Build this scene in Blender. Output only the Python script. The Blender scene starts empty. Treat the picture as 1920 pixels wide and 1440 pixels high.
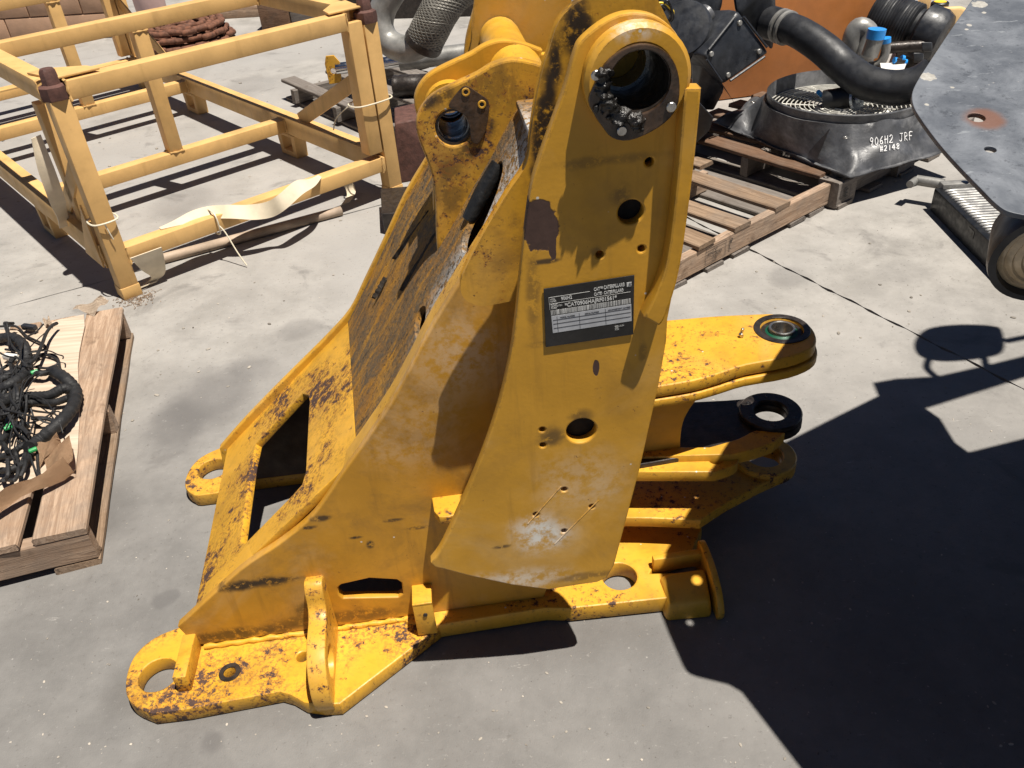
import bpy, bmesh, math, random
from mathutils import Vector, Matrix, noise as mnoise
from math import radians, sin, cos, pi, sqrt
random.seed(7)
scene = bpy.context.scene
COL = scene.collection

# ------------------------------------------------------------------ camera
F_PX, PITCH, ROLL, CAM_H = 1580.3, radians(35.25), radians(-4.76), 1.6
fwd = Vector((0, cos(PITCH), -sin(PITCH)))
r0 = Vector((1, 0, 0)); u0 = r0.cross(fwd)
RIGHT = cos(ROLL)*r0 + sin(ROLL)*u0
UP = -sin(ROLL)*r0 + cos(ROLL)*u0
CAMPOS = Vector((0, 0, CAM_H))
cam_d = bpy.data.cameras.new('camera'); cam = bpy.data.objects.new('camera', cam_d); COL.objects.link(cam)
m = Matrix((RIGHT, UP, -fwd)).transposed().to_4x4(); m.translation = CAMPOS
cam.matrix_world = m
cam_d.sensor_width = 36; cam_d.lens = F_PX/1920*36; cam_d.clip_start = .05; cam_d.clip_end = 500
scene.camera = cam
scene.cycles.max_bounces = 6; scene.cycles.diffuse_bounces = 3; scene.cycles.glossy_bounces = 2; scene.cycles.transmission_bounces = 2

# ------------------------------------------------------------------ world, sun, exposure
SHIFT = Vector((-.245, .175, -1.0))                      # the way the sunlight travels
world = bpy.data.worlds.new('World'); scene.world = world; world.use_nodes = True
wn = world.node_tree; bg = wn.nodes['Background']
sky = wn.nodes.new('ShaderNodeTexSky'); sky.sky_type = 'NISHITA'; sky.sun_disc = False
sky.sun_elevation = math.atan2(1, sqrt(.245**2+.175**2)); sky.sun_rotation = math.atan2(.245, -.175)
sky.air_density = .35; sky.dust_density = 0
wn.links.new(sky.outputs[0], bg.inputs[0]); bg.inputs[1].default_value = .05
sd = bpy.data.lights.new('sun', 'SUN'); sd.energy = 5.0; sd.angle = radians(.53); sd.color = (1, .94, .85)
so = bpy.data.objects.new('sun', sd); COL.objects.link(so); so.location = (2, -2, 9)
so.rotation_euler = SHIFT.to_track_quat('-Z', 'Y').to_euler()
scene.view_settings.view_transform = 'Standard'; scene.view_settings.look = 'None'
scene.view_settings.exposure = .52; scene.view_settings.gamma = 1; scene.view_settings.use_curve_mapping = False

# ------------------------------------------------------------------ measuring helpers
def ray(u, v): return fwd + RIGHT*((u-960)/F_PX) - UP*((v-720)/F_PX)
def G(u, v, z=0.0):
    d = ray(u, v); return CAMPOS + d*((z-CAM_H)/d.z)
def PL(u, v, p0, n):
    d = ray(u, v); return CAMPOS + d*((p0-CAMPOS).dot(n)/d.dot(n))
def V(u, v, Y):
    d = ray(u, v); return CAMPOS + d*(Y/d.y)
PN = Vector((.0, -.21, 1)).normalized(); PP0 = G(1722, 150, 1.21)
def GP(u, v): return PL(u, v, PP0, PN)
FA = radians(4.0); AL = Vector((cos(FA), sin(FA), 0)); AT = Vector((-sin(FA), cos(FA), 0)); AZ = Vector((0, 0, 1))
TM = 1.613
def FP(l, t, z): return AL*l + AT*t + AZ*z
def S(u, v, t): return PL(u, v, AT*t, AT)
def Sx(pts, t): return [S(u, v, t) for u, v in pts]
def Gx(pts, z=0.0): return [G(u, v, z) for u, v in pts]
def mirror(pts):
    out = []
    for p in pts:
        t = p.dot(AT); out.append(p + AT*(2*TM-2*t))
    return out
def spl(pts, n=6, closed=False):
    P = [Vector(p) for p in pts]; N = len(P); out = []
    rng = N if closed else N-1
    for i in range(rng):
        p1, p2 = P[i], P[(i+1) % N]
        p0 = P[i-1] if (i > 0 or closed) else p1
        p3 = P[(i+2) % N] if (i+2 < N or closed) else p2
        for k in range(n):
            t = k/n
            out.append(.5*((2*p1)+(-p0+p2)*t+(2*p0-5*p1+4*p2-p3)*t*t+(-p0+3*p1-3*p2+p3)*t**3))
    if not closed: out.append(P[-1])
    return out
def circ(c, n, r, k=28):
    n = Vector(n).normalized(); a = n.orthogonal().normalized(); b = n.cross(a)
    return [c + a*(r*cos(2*pi*i/k)) + b*(r*sin(2*pi*i/k)) for i in range(k)]

# ------------------------------------------------------------------ object helpers
W = {}
def place(o, M, parent):
    W[o.name] = M
    if parent is None: o.matrix_world = M
    else:
        o.parent = parent; o.matrix_basis = W[parent.name].inverted() @ M
def tag(o, label=None, cat=None, group=None, kind=None):
    if label: o['label'] = label
    if cat: o['category'] = cat
    if group: o['group'] = group
    if kind: o['kind'] = kind
    return o
def thing(name, loc, label, cat, group=None):
    o = bpy.data.objects.new(name, None); COL.objects.link(o); o.empty_display_size = .1
    place(o, Matrix.Translation(Vector(loc)), None); tag(o, label, cat, group); return o
def fin(me, ang=35):
    me.shade_smooth(); me.set_sharp_from_angle(angle=radians(ang))
def mk(name, me, mat, parent=None, M=None, recentre=True, ang=35):
    if M is None and recentre and len(me.vertices):
        xs = [v.co for v in me.vertices]
        lo = Vector((min(p.x for p in xs), min(p.y for p in xs), min(p.z for p in xs)))
        hi = Vector((max(p.x for p in xs), max(p.y for p in xs), max(p.z for p in xs)))
        c = (lo+hi)/2
        if parent is None: c.z = lo.z
        me.transform(Matrix.Translation(-c)); M = Matrix.Translation(c)
    fin(me, ang)
    o = bpy.data.objects.new(name, me); COL.objects.link(o)
    if mat is not None and not me.materials: me.materials.append(mat)
    place(o, M if M is not None else Matrix(), parent); return o
def bm_obj(name, bm, mat, parent=None, ang=35):
    bmesh.ops.recalc_face_normals(bm, faces=bm.faces)
    me = bpy.data.meshes.new(name); bm.to_mesh(me); bm.free(); return mk(name, me, mat, parent, ang=ang)
_box = {}
def box_mesh(sx, sy, sz, bev):
    key = (round(sx, 4), round(sy, 4), round(sz, 4), bev)
    if key in _box: return _box[key].copy()
    bm = bmesh.new(); bmesh.ops.create_cube(bm, size=1)
    for v in bm.verts: v.co = Vector((v.co.x*sx, v.co.y*sy, v.co.z*sz))
    if bev: bmesh.ops.bevel(bm, geom=bm.edges[:], offset=bev, segments=2, profile=.5, affect='EDGES')
    me = bpy.data.meshes.new('box'); bm.to_mesh(me); bm.free(); _box[key] = me; return me
def axes(x, up):
    x = x.normalized(); z = (up - x*up.dot(x)).normalized(); y = z.cross(x)
    return Matrix((x, y, z)).transposed().to_4x4()
def bar(name, p0, p1, w, h, mat, parent=None, up=AZ, bev=.004):
    p0, p1 = Vector(p0), Vector(p1)
    M = axes(p1-p0, Vector(up)); M.translation = (p0+p1)/2
    return mk(name, box_mesh((p1-p0).length, w, h, bev), mat, parent, M)
def plate(name, pts, thick, mat, parent=None, holes=(), bev=.002, n=None):
    """planar outline in world space, thickened along the vector thick"""
    pts = [Vector(p) for p in pts]; th = Vector(thick).length
    nz = Vector(thick).normalized(); x = None
    o = pts[0]
    x = (pts[len(pts)//3]-o); x = (x - nz*x.dot(nz)).normalized(); y = nz.cross(x)
    cu = bpy.data.curves.new('t', 'CURVE'); cu.dimensions = '2D'; cu.fill_mode = 'BOTH'
    b = min(bev, th*.3); cu.extrude = th/2-b; cu.bevel_depth = b; cu.bevel_resolution = 1; cu.offset = -b
    for loop in [pts]+[list(h) for h in holes]:
        sp = cu.splines.new('POLY'); sp.points.add(len(loop)-1)
        for q, p in zip(sp.points, loop):
            d = Vector(p)-o; q.co = (d.dot(x), d.dot(y), 0, 1)
        sp.use_cyclic_u = True
    ob = bpy.data.objects.new('t', cu); COL.objects.link(ob)
    dg = bpy.context.evaluated_depsgraph_get(); me = bpy.data.meshes.new_from_object(ob.evaluated_get(dg))
    bpy.data.objects.remove(ob); bpy.data.curves.remove(cu)
    M = Matrix((x, y, nz)).transposed().to_4x4(); M.translation = o + nz*th/2
    me.transform(M); me.name = name; me.materials.clear()
    return mk(name, me, mat, parent)
def tube(name, path, r, mat, parent=None, segs=14, cap=True, close=False, ang=50):
    P = [Vector(p) for p in path]; N = len(P)
    rr = r if callable(r) else (lambda s: r)
    bm = bmesh.new(); rings = []; prev = None
    for i in range(N):
        if close: d = (P[(i+1) % N]-P[i-1])
        else: d = P[min(i+1, N-1)]-P[max(i-1, 0)]
        d = d.normalized()
        a = d.orthogonal().normalized() if prev is None else (prev - d*prev.dot(d)).normalized()
        prev = a; b = d.cross(a); q = rr(i/max(1, N-1))
        rings.append([bm.verts.new(P[i]+a*(q*cos(2*pi*k/segs))+b*(q*sin(2*pi*k/segs))) for k in range(segs)])
    for i in range(N if close else N-1):
        A, B = rings[i], rings[(i+1) % N]
        for k in range(segs): bm.faces.new((A[k], A[(k+1) % segs], B[(k+1) % segs], B[k]))
    if cap and not close: bm.faces.new(rings[0][::-1]); bm.faces.new(rings[-1])
    return bm_obj(name, bm, mat, parent, ang)
def lathe(name, c, n, prof, mat, parent=None, segs=40, ang=35, closed=False):
    """prof: list of (radius, height along n)"""
    n = Vector(n).normalized(); a = n.orthogonal().normalized(); b = n.cross(a); c = Vector(c)
    bm = bmesh.new(); R = []
    for (r, h) in prof:
        R.append([bm.verts.new(c+n*h+a*(r*cos(2*pi*k/segs))+b*(r*sin(2*pi*k/segs))) for k in range(segs)])
    m_ = len(R)
    for i in range(m_ if closed else m_-1):
        A, B = R[i], R[(i+1) % m_]
        for k in range(segs): bm.faces.new((A[k], A[(k+1) % segs], B[(k+1) % segs], B[k]))
    if not closed:
        if prof[0][0] > 1e-6: bm.faces.new(R[0][::-1])
        if prof[-1][0] > 1e-6: bm.faces.new(R[-1])
    bmesh.ops.remove_doubles(bm, verts=bm.verts, dist=1e-6)
    return bm_obj(name, bm, mat, parent, ang)
def ring(name, c, n, ri, ro, h, mat, parent=None, bev=.003):
    return lathe(name, c, n, [(ri, 0), (ri, h-bev), (ri+bev, h), (ro-bev, h), (ro, h-bev), (ro, 0)], mat, parent, closed=True)
def rod(name, c, n, r, h, mat, parent=None, bev=.002, segs=28):
    return lathe(name, c, n, [(r-bev, 0), (r, bev), (r, h-bev), (r-bev, h)], mat, parent, segs=segs)
def hull(name, pts, mat, parent=None, bev=.0):
    bm = bmesh.new()
    for p in pts: bm.verts.new(p)
    r = bmesh.ops.convex_hull(bm, input=bm.verts)
    bmesh.ops.dissolve_limit(bm, angle_limit=radians(2), verts=bm.verts, edges=bm.edges)
    if bev: bmesh.ops.bevel(bm, geom=bm.edges[:], offset=bev, segments=3, profile=.5, affect='EDGES')
    return bm_obj(name, bm, mat, parent)
def prism(name, pts, ext, mat, parent=None, bev=0):
    e = Vector(ext); return hull(name, [Vector(p) for p in pts]+[Vector(p)+e for p in pts], mat, parent, bev)
def ribbon(name, path, wid, mat, parent=None, th=.003):
    bm = bmesh.new(); A = []
    for p, w in zip(path, wid): A.append((bm.verts.new(Vector(p)-Vector(w)/2), bm.verts.new(Vector(p)), bm.verts.new(Vector(p)+Vector(w)/2)))
    for i in range(len(A)-1):
        for k in (0, 1): bm.faces.new((A[i][k], A[i][k+1], A[i+1][k+1], A[i+1][k]))
    bmesh.ops.recalc_face_normals(bm, faces=bm.faces); bmesh.ops.solidify(bm, geom=bm.faces[:], thickness=th)
    return bm_obj(name, bm, mat, parent, 60)
def text(name, s, size, origin, x, n, mat, parent=None, th=.0006, align='LEFT', sx=1.0, bold=0.0):
    cu = bpy.data.curves.new('t', 'FONT'); cu.body = s; cu.size = size; cu.extrude = th; cu.align_x = align; cu.offset = bold*size
    ob = bpy.data.objects.new('t', cu); COL.objects.link(ob)
    dg = bpy.context.evaluated_depsgraph_get(); me = bpy.data.meshes.new_from_object(ob.evaluated_get(dg))
    bpy.data.objects.remove(ob); bpy.data.curves.remove(cu)
    x = Vector(x).normalized(); n = Vector(n).normalized(); y = n.cross(x)
    M = Matrix((x*sx, y, n)).transposed().to_4x4(); M.translation = Vector(origin)
    me.transform(M); me.materials.clear(); return mk(name, me, mat, parent)
def fuse(o, vox, it=4):
    r_ = o.modifiers.new('r', 'REMESH'); r_.mode = 'VOXEL'; r_.voxel_size = vox; sm = o.modifiers.new('s', 'SMOOTH'); sm.iterations = it
    bpy.context.view_layer.update()
    dg = bpy.context.evaluated_depsgraph_get(); me = bpy.data.meshes.new_from_object(o.evaluated_get(dg)); o.modifiers.clear(); mats = list(o.data.materials); o.data = me
    me.materials.clear(); me.materials.append(mats[0]); me.shade_smooth(); return o
def cut(o, cutter):
    md = o.modifiers.new('b', 'BOOLEAN'); md.object = cutter; md.operation = 'DIFFERENCE'; md.solver = 'EXACT'
    bpy.context.view_layer.update()
    dg = bpy.context.evaluated_depsgraph_get(); me = bpy.data.meshes.new_from_object(o.evaluated_get(dg))
    o.modifiers.clear(); old = o.data; o.data = me; bpy.data.objects.remove(cutter); fin(me)

# ------------------------------------------------------------------ materials
class NT:
    def __init__(s, name):
        s.m = bpy.data.materials.new(name); s.m.use_nodes = True; s.t = s.m.node_tree; s.n = s.t.nodes
        s.b = s.n['Principled BSDF']; s.geo = s.n.new('ShaderNodeNewGeometry'); s.tc = s.n.new('ShaderNodeTexCoord')
        s.pos = s.geo.outputs['Position']; s.obj = s.tc.outputs['Object']; s.cache = {}
    def put(s, sock, v):
        if hasattr(v, 'is_output'): s.t.links.new(v, sock)
        elif isinstance(v, tuple) and len(v) == 3 and sock.type == 'RGBA': sock.default_value = (*v, 1)
        else: sock.default_value = v
    def map(s, vec, scale=(1, 1, 1), loc=(0, 0, 0), rot=(0, 0, 0)):
        n = s.n.new('ShaderNodeMapping'); s.put(n.inputs[0], vec); n.inputs['Scale'].default_value = scale
        n.inputs['Location'].default_value = loc; n.inputs['Rotation'].default_value = rot; return n.outputs[0]
    def noise(s, scale, detail=4, rough=.5, vec=None, dist=0):
        key = (scale, detail, rough, dist)
        if vec is None and key in s.cache: return s.cache[key]
        n = s.n.new('ShaderNodeTexNoise'); s.put(n.inputs['Vector'], vec if vec is not None else s.pos)
        if vec is None: s.cache[key] = n.outputs[0]
        n.inputs['Scale'].default_value = scale; n.inputs['Detail'].default_value = detail
        n.inputs['Roughness'].default_value = rough; n.inputs['Distortion'].default_value = dist; return n.outputs[0]
    def voro(s, scale, vec=None, feat='F1', out='Distance'):
        n = s.n.new('ShaderNodeTexVoronoi'); n.feature = feat; s.put(n.inputs['Vector'], vec if vec is not None else s.pos)
        n.inputs['Scale'].default_value = scale; return n.outputs[out]
    def ramp(s, f, a, b, lo=0., hi=1.):
        n = s.n.new('ShaderNodeMapRange'); n.interpolation_type = 'SMOOTHSTEP'; s.put(n.inputs[0], f)
        for i, v in enumerate((a, b, lo, hi)): n.inputs[i+1].default_value = v
        return n.outputs[0]
    def math(s, op, a, b=0.):
        n = s.n.new('ShaderNodeMath'); n.operation = op; s.put(n.inputs[0], a); s.put(n.inputs[1], b); return n.outputs[0]
    def mix(s, f, a, b, mode='MIX'):
        n = s.n.new('ShaderNodeMix'); n.data_type = 'RGBA'; n.blend_type = mode
        s.put(n.inputs[0], f); s.put(n.inputs[6], a); s.put(n.inputs[7], b); return n.outputs[2]
    def spot(s, c, r, soft=.5, sc=(1, 1, 1), jit=0.0, jscale=8):
        vec = s.pos
        n = s.n.new('ShaderNodeVectorMath'); n.operation = 'SUBTRACT'; s.put(n.inputs[0], vec); n.inputs[1].default_value = tuple(c)
        k = s.n.new('ShaderNodeVectorMath'); k.operation = 'MULTIPLY'; s.put(k.inputs[0], n.outputs[0]); k.inputs[1].default_value = sc
        l = s.n.new('ShaderNodeVectorMath'); l.operation = 'LENGTH'; s.put(l.inputs[0], k.outputs[0]); d = l.outputs['Value']
        if jit: d = s.math('ADD', d, s.math('MULTIPLY', s.math('SUBTRACT', s.noise(jscale, 4), .5), jit))
        return s.ramp(d, r, r*(1-soft))
    def edge(s, rad=.004, a=.985, b=.93):
        bv = s.n.new('ShaderNodeBevel'); bv.samples = 2; bv.inputs[0].default_value = rad
        d = s.n.new('ShaderNodeVectorMath'); d.operation = 'DOT_PRODUCT'
        s.t.links.new(bv.outputs[0], d.inputs[0]); s.t.links.new(s.geo.outputs['Normal'], d.inputs[1])
        return s.ramp(d.outputs['Value'], a, b)
    def bump(s, h, strength=.2, dist=.01):
        n = s.n.new('ShaderNodeBump'); n.inputs['Strength'].default_value = strength; n.inputs['Distance'].default_value = dist
        s.put(n.inputs['Height'], h); s.t.links.new(n.outputs[0], s.b.inputs['Normal'])
    def out(s, col, rough=.5, metal=0., spec=None):
        s.put(s.b.inputs['Base Color'], col); s.put(s.b.inputs['Roughness'], rough); s.put(s.b.inputs['Metallic'], metal)
        if spec is not None: s.b.inputs['Specular IOR Level'].default_value = spec
        return s.m

def paint(name, base, chip=.5, grime=.3, dust=.2, rust=(.040, .022, .017), edges=.7, rough=.42, spots=(), pale=(), smudge=()):
    s = NT(name)
    dark = tuple(c*.84 for c in base); lite = tuple(min(1, c*1.06+.005) for c in base)
    col = s.mix(s.ramp(s.noise(5, 5, .6), .3, .7), dark, lite)
    # chalky dust blown on
    d = s.math('MULTIPLY', s.ramp(s.noise(3.2, 5, .66, dist=.6), .48, .72), dust)
    col = s.mix(d, col, (.60, .47, .28))
    for (c, r, sc, k) in pale: col = s.mix(s.math('MULTIPLY', s.math('MULTIPLY', s.spot(c, r, .8, sc, r*.9, 9), s.ramp(s.noise(40, 4, .75), .36, .60)), k), col, (.76, .73, .66))
    # brown grime film
    g = s.math('MULTIPLY', s.ramp(s.noise(7, 5, .72, dist=.4), .44, .70), grime)
    col = s.mix(g, col, (.13, .072, .028))
    run = s.ramp(s.noise(1.0, 4, .65, vec=s.map(s.pos, (26, 26, 2.2))), .56, .70)
    col = s.mix(s.math('MULTIPLY', run, .10+.45*grime), col, (.20, .10, .02))
    for (c, r, sc, k) in smudge: col = s.mix(s.math('MULTIPLY', s.math('MULTIPLY', s.spot(c, r, .7, sc, r*1.1, 26), s.ramp(s.noise(60, 4, .75), .34, .52)), k), col, (.035, .024, .016))
    # chipped paint: flecks that cluster
    cl = s.ramp(s.noise(4.5, 3, .5), .35, .72)
    c1 = s.ramp(s.noise(115, 4, .7), .76-.17*chip, .785-.17*chip)
    thr = s.ramp(s.math('ADD', s.noise(44, 6, .74), s.math('MULTIPLY', cl, .15*chip)), .735-.045*chip, .75-.045*chip)
    n44 = s.math('ADD', s.noise(44, 6, .74), s.math('MULTIPLY', cl, .17*chip))
    halo = s.ramp(n44, .67-.05*chip, .74-.05*chip)
    col = s.mix(s.math('MULTIPLY', halo, .55*min(1, chip)), col, (.30, .105, .018))
    scr = s.ramp(s.noise(2.2, 5, .75, vec=s.map(s.pos, (7, 60, 9), rot=(.3, .6, .5))), .70-.02*chip, .715-.02*chip)
    ch = s.math('MAXIMUM', s.math('MAXIMUM', s.math('MULTIPLY', c1, cl), thr), s.math('MULTIPLY', scr, .8*min(1, chip)))
    for (c, r, sc) in spots: ch = s.math('MAXIMUM', ch, s.spot(c, r, .10, sc, r*1.5, 34))
    if edges:
        e = s.math('MULTIPLY', s.edge(.005, .97, .88), s.ramp(s.noise(38, 6, .7), .5, .62)); ch = s.math('MAXIMUM', ch, s.math('MULTIPLY', e, edges))
    col = s.mix(ch, col, s.mix(s.noise(50, 3), rust, tuple(min(1, c*2.4) for c in rust)))
    if dust: col = s.mix(s.ramp(s.voro(17, s.map(s.pos, (1, 1, 1), (2.1, .4, .9))), .048, .03), col, (.62, .58, .5))
    h = s.math('SUBTRACT', s.math('MULTIPLY', s.noise(140, 2), .4), ch)
    s.bump(h, .25, .002)
    return s.out(col, s.math('ADD', s.math('MULTIPLY', ch, .3), s.ramp(s.noise(9, 4), .3, .7, rough-.08, rough+.14)), 0, .4)

CAT = (.60, .305, .024)
M = {}
rustpatch = S(1012, 420, 1.152)
M['frame'] = paint('frame_yellow_paint', CAT, .34, .22, .25, edges=.9, spots=[(rustpatch, .036, (1, 1, .85)), (S(1036, 455, 1.152), .014, (2.2, 1, .5)), (S(1118, 690, 1.152), .012, (2, 1, .6))], pale=[(S(1015, 1000, 1.152), .085, (1, 1, 1.1), 1), (S(960, 1090, 1.152), .12, (.8, 1, 2.5), .6), (S(1080, 900, 1.152), .12, (1, 1, 1), .2), (S(1190, 55, 1.126), .05, (1, 1, 2), .6)], smudge=[(S(1118, 470, 1.152), .012, (1, 1, 1), .5), (S(1165, 365, 1.152), .025, (1, 1, 1), .5), (S(1025, 490, 1.152), .018, (.6, 1, 3), .9), (S(1035, 820, 1.152), .030, (.8, 1, 1), .75), (S(1090, 780, 1.152), .03, (1, 1, 1.6), .6), (S(940, 1025, 1.152), .014, (.6, 1, 2), .8), (S(1060, 640, 1.152), .03, (.4, 1, 3), .5), (S(1205, 660, 1.152), .02, (2, 1, .6), .4), (S(1000, 560, 1.152), .05, (3, 1, .5), .5), (S(1100, 1080, 1.152), .06, (.6, 1, 4), .5), (S(1145, 300, 1.152), .05, (.4, 1, 4), .4)])
M['frame_worn'] = paint('frame_chipped_paint', (.68, .355, .028), .95, .28, .12, edges=1.)
M['frame_flange'] = paint('frame_flange_paint', (.68, .355, .028), 1.4, .35, 0, edges=1.)
M['frame_side'] = paint('frame_side_paint', (.57, .28, .022), .38, .40, .32, edges=0, pale=[(S(860, 660, 1.315), .12, (1, 1, .8), .26), (S(760, 800, 1.315), .14, (1, 1, .8), .14)], smudge=[(S(470, 1096, 1.315), .05, (.45, 1, 2.2), 1), (S(500, 1090, 1.315), .03, (.4, 1, 3), 1), (S(600, 972, 1.315), .02, (.6, 1, 2), .9), (S(575, 990, 1.315), .015, (.6, 1, 2), .9), (S(668, 1008, 1.315), .014, (.6, 1, 2), 1), (S(694, 1020, 1.315), .012, (1, 1, .7), 1), (S(740, 975, 1.315), .014, (.5, 1, 2), .8), (S(780, 990, 1.315), .02, (.5, 1, 3), .7), (S(440, 1190, 1.315), .07, (.4, 1, 2.5), .8), (S(620, 1160, 1.315), .10, (.4, 1, 3), .6), (S(570, 1140, 1.315), .03, (1, 1, 1), .6)])
M['frame_lug'] = paint('frame_lug_paint', CAT, 1.0, .5, .1, edges=1., smudge=[(S(u_, v_, 1.53), r_, (1, 1, 1), k_) for u_, v_, r_, k_ in ((885, 275, .035, .9), (905, 240, .04, .9), (840, 320, .03, .6), (850, 370, .045, .5), (800, 190, .02, .9), (835, 175, .03, .7), (930, 170, .06, .45))])
M['frame_inner'] = paint('frame_inner_paint', CAT, .9, .5, .1, edges=1., smudge=[(S(u_, v_, 1.235), r_, (1.8, 1, .6), 1) for u_, v_, r_ in ((1040, 120, .03), (1030, 165, .035), (1022, 210, .03), (1014, 250, .035), (1006, 290, .03), (1080, 60, .05), (1100, 90, .04), (1000, 330, .02))])
M['rack'] = paint('rack_ochre_paint', (.66, .405, .15), .22, .12, 0, rust=(.16, .06, .03), edges=0, rough=.55)
def dirty_cover():
    s = NT('cover_dirty_paint')
    base = s.mix(s.ramp(s.noise(6, 4), .3, .7), (.36, .16, .02), (.52, .25, .025))
    st = s.map(s.pos, (5, 12, 3), rot=(0, radians(55), 0))
    mud = s.ramp(s.noise(1.5, 6, .76, vec=st, dist=.6), .33, .56)
    fine = s.noise(85, 5, .75)
    col = s.mix(s.math('MULTIPLY', mud, s.ramp(fine, .36, .56, .5, 1)), base, (.125, .092, .058))
    col = s.mix(s.math('MULTIPLY', s.ramp(s.noise(2.4, 6, .8, vec=st), .56, .64), .85), col, (.045, .034, .026))
    speck = s.ramp(s.noise(120, 4, .7), .58, .64)
    col = s.mix(s.math('MULTIPLY', speck, .8), col, (.03, .021, .016))
    for (u_, v_, r_, sc_) in ((880, 452, .24, (.9, 2.2, .6)), (930, 250, .22, (1., 1.3, 1)), (825, 570, .18, (1, 2.8, .6))):
        drop = s.math('MULTIPLY', s.ramp(s.noise(70, 4, .78), .43, .52), s.spot(S(u_, v_, 1.36), r_, .9, sc_, .10, 14))
        col = s.mix(drop, col, (.50, .49, .47))
    s.bump(s.math('ADD', fine, s.math('MULTIPLY', speck, -.4)), .7, .006)
    return s.out(col, .8, 0, .2)
M['cover'] = dirty_cover()
def plain(name, col, rough=.5, metal=0., var=.25, scale=14, bump=.1, bs=120, spec=None, dusty=0., dcol=(.35, .33, .3)):
    s = NT(name); a = tuple(c*(1-var) for c in col); b = tuple(min(1, c*(1+var)) for c in col)
    c = s.mix(s.ramp(s.noise(scale, 6, .65), .3, .7), a, b)
    if dusty: c = s.mix(s.math('MULTIPLY', s.ramp(s.noise(scale*.4, 8, .7, dist=.5), .45, .75), dusty), c, dcol)
    if bump: s.bump(s.noise(bs, 4, .6), bump, .004)
    return s.out(c, s.ramp(s.noise(scale*1.5, 4), .3, .7, max(.04, rough-.1), min(1, rough+.12)), metal, spec)
M['flange'] = plain('greasy_brown_flange', (.045, .026, .015), .33, 0, .85, 22, .4, 60, .6)
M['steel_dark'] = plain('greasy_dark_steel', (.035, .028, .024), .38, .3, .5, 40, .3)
M['grease'] = plain('black_grease', (.010, .009, .008), .30, 0, .5, 60, .8, 140, .5, .3, (.05, .035, .025))
M['steel'] = plain('machined_steel', (.42, .41, .39), .3, .9, .2, 30)
M['galv'] = plain('dull_grey_pipe_steel', (.27, .265, .25), .45, .35, .28, 12, .15, dusty=.5, dcol=(.22, .19, .15))
M['chrome'] = plain('chromed_rod', (.62, .62, .63), .14, 1, .06, 9, 0)
M['rust'] = plain('rusted_iron', (.14, .058, .032), .85, 0, .45, 25, .6, 60)
M['rustcap'] = plain('rusty_brown_cap', (.095, .042, .032), .75, 0, .3, 30, .4)
M['plastic'] = plain('black_plastic', (.019, .021, .026), .42, 0, .35, 20, .12, 90, .5, .35, (.10, .105, .115))
M['shroud'] = plain('dusty_black_shroud', (.07, .072, .078), .42, 0, .4, 9, .3, 90, .55, .95, (.30, .30, .305))
M['rubber'] = plain('black_rubber', (.016, .017, .02), .5, 0, .3, 18, .15, 140, .45, .3, (.07, .075, .085))
M['harness'] = plain('black_loom_tape', (.014, .014, .015), .6, 0, .4, 30, .5, 180, .4, .25, (.06, .06, .06))
M['green'] = plain('green_tape', (.02, .30, .08), .5)
M['seal'] = plain('green_bearing_seal', (.008, .075, .04), .4)
M['white'] = plain('white_plastic', (.70, .69, .65), .5, 0, .06)
M['tie'] = plain('cream_cable_tie', (.66, .60, .46), .5, 0, .08)
M['cream'] = plain('cream_reservoir_plastic', (.72, .48, .22), .38, 0, .12, 6, .02)
M['blue'] = plain('blue_cap_plastic', (.02, .27, .72), .35, 0, .12)
M['yellowcap'] = plain('yellow_cap_print', (.80, .55, .03), .5, 0, .1)
M['orange'] = plain('orange_painted_steel', (.50, .185, .05), .5, 0, .14, 5, .05, dusty=.3, dcol=(.36, .19, .10))
M['strap'] = plain('cream_webbing', (.66, .57, .42), .85, 0, .12, 7, .3, 400)
M['wire'] = plain('fan_guard_wire', (.60, .585, .53), .5, .2, .2)
M['zinc'] = plain('zinc_flange', (.40, .45, .50), .32, .8, .15)
M['alu'] = plain('cooler_fins', (.62, .61, .58), .4, .7, .12)
M['black_gloss'] = plain('black_gloss_paint', (.009, .010, .012), .42, 0, .2, 30, .05)
M['tan'] = plain('tan_painted_block', (.44, .27, .17), .85, 0, .1, 8, .4, 70)
M['pink'] = plain('pale_pink_paint', (.66, .47, .42), .7, 0, .06)
M['ink'] = plain('black_print', (.02, .02, .02), .6, 0, .1, 20, 0)
M['label_grey'] = plain('label_grey_field', (.42, .43, .45), .45, 0, .1, 60, 0)
M['label_black'] = plain('label_black_field', (.010, .0095, .0095), .4, 0, .4, 45, .1, dusty=.3, dcol=(.06, .06, .065))
M['print_white'] = plain('label_print', (.60, .60, .58), .5, 0, .15, 80, 0)
M['chalk'] = plain('white_paint_marker', (.78, .78, .78), .7, 0, .1, 60, 0)
M['dirt'] = plain('dark_joint_dirt', (.04, .035, .03), .95, 0, .4, 60, .5)
M['copper'] = plain('bare_rust_spot', (.36, .17, .09), .6, .2, .2)
M['brass'] = plain('grease_nipple', (.50, .45, .34), .3, .9, .15)
M['lens'] = plain('ribbed_amber_glass', (.55, .42, .26), .15, 0, .2, 40, .3, 60, .8)

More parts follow.
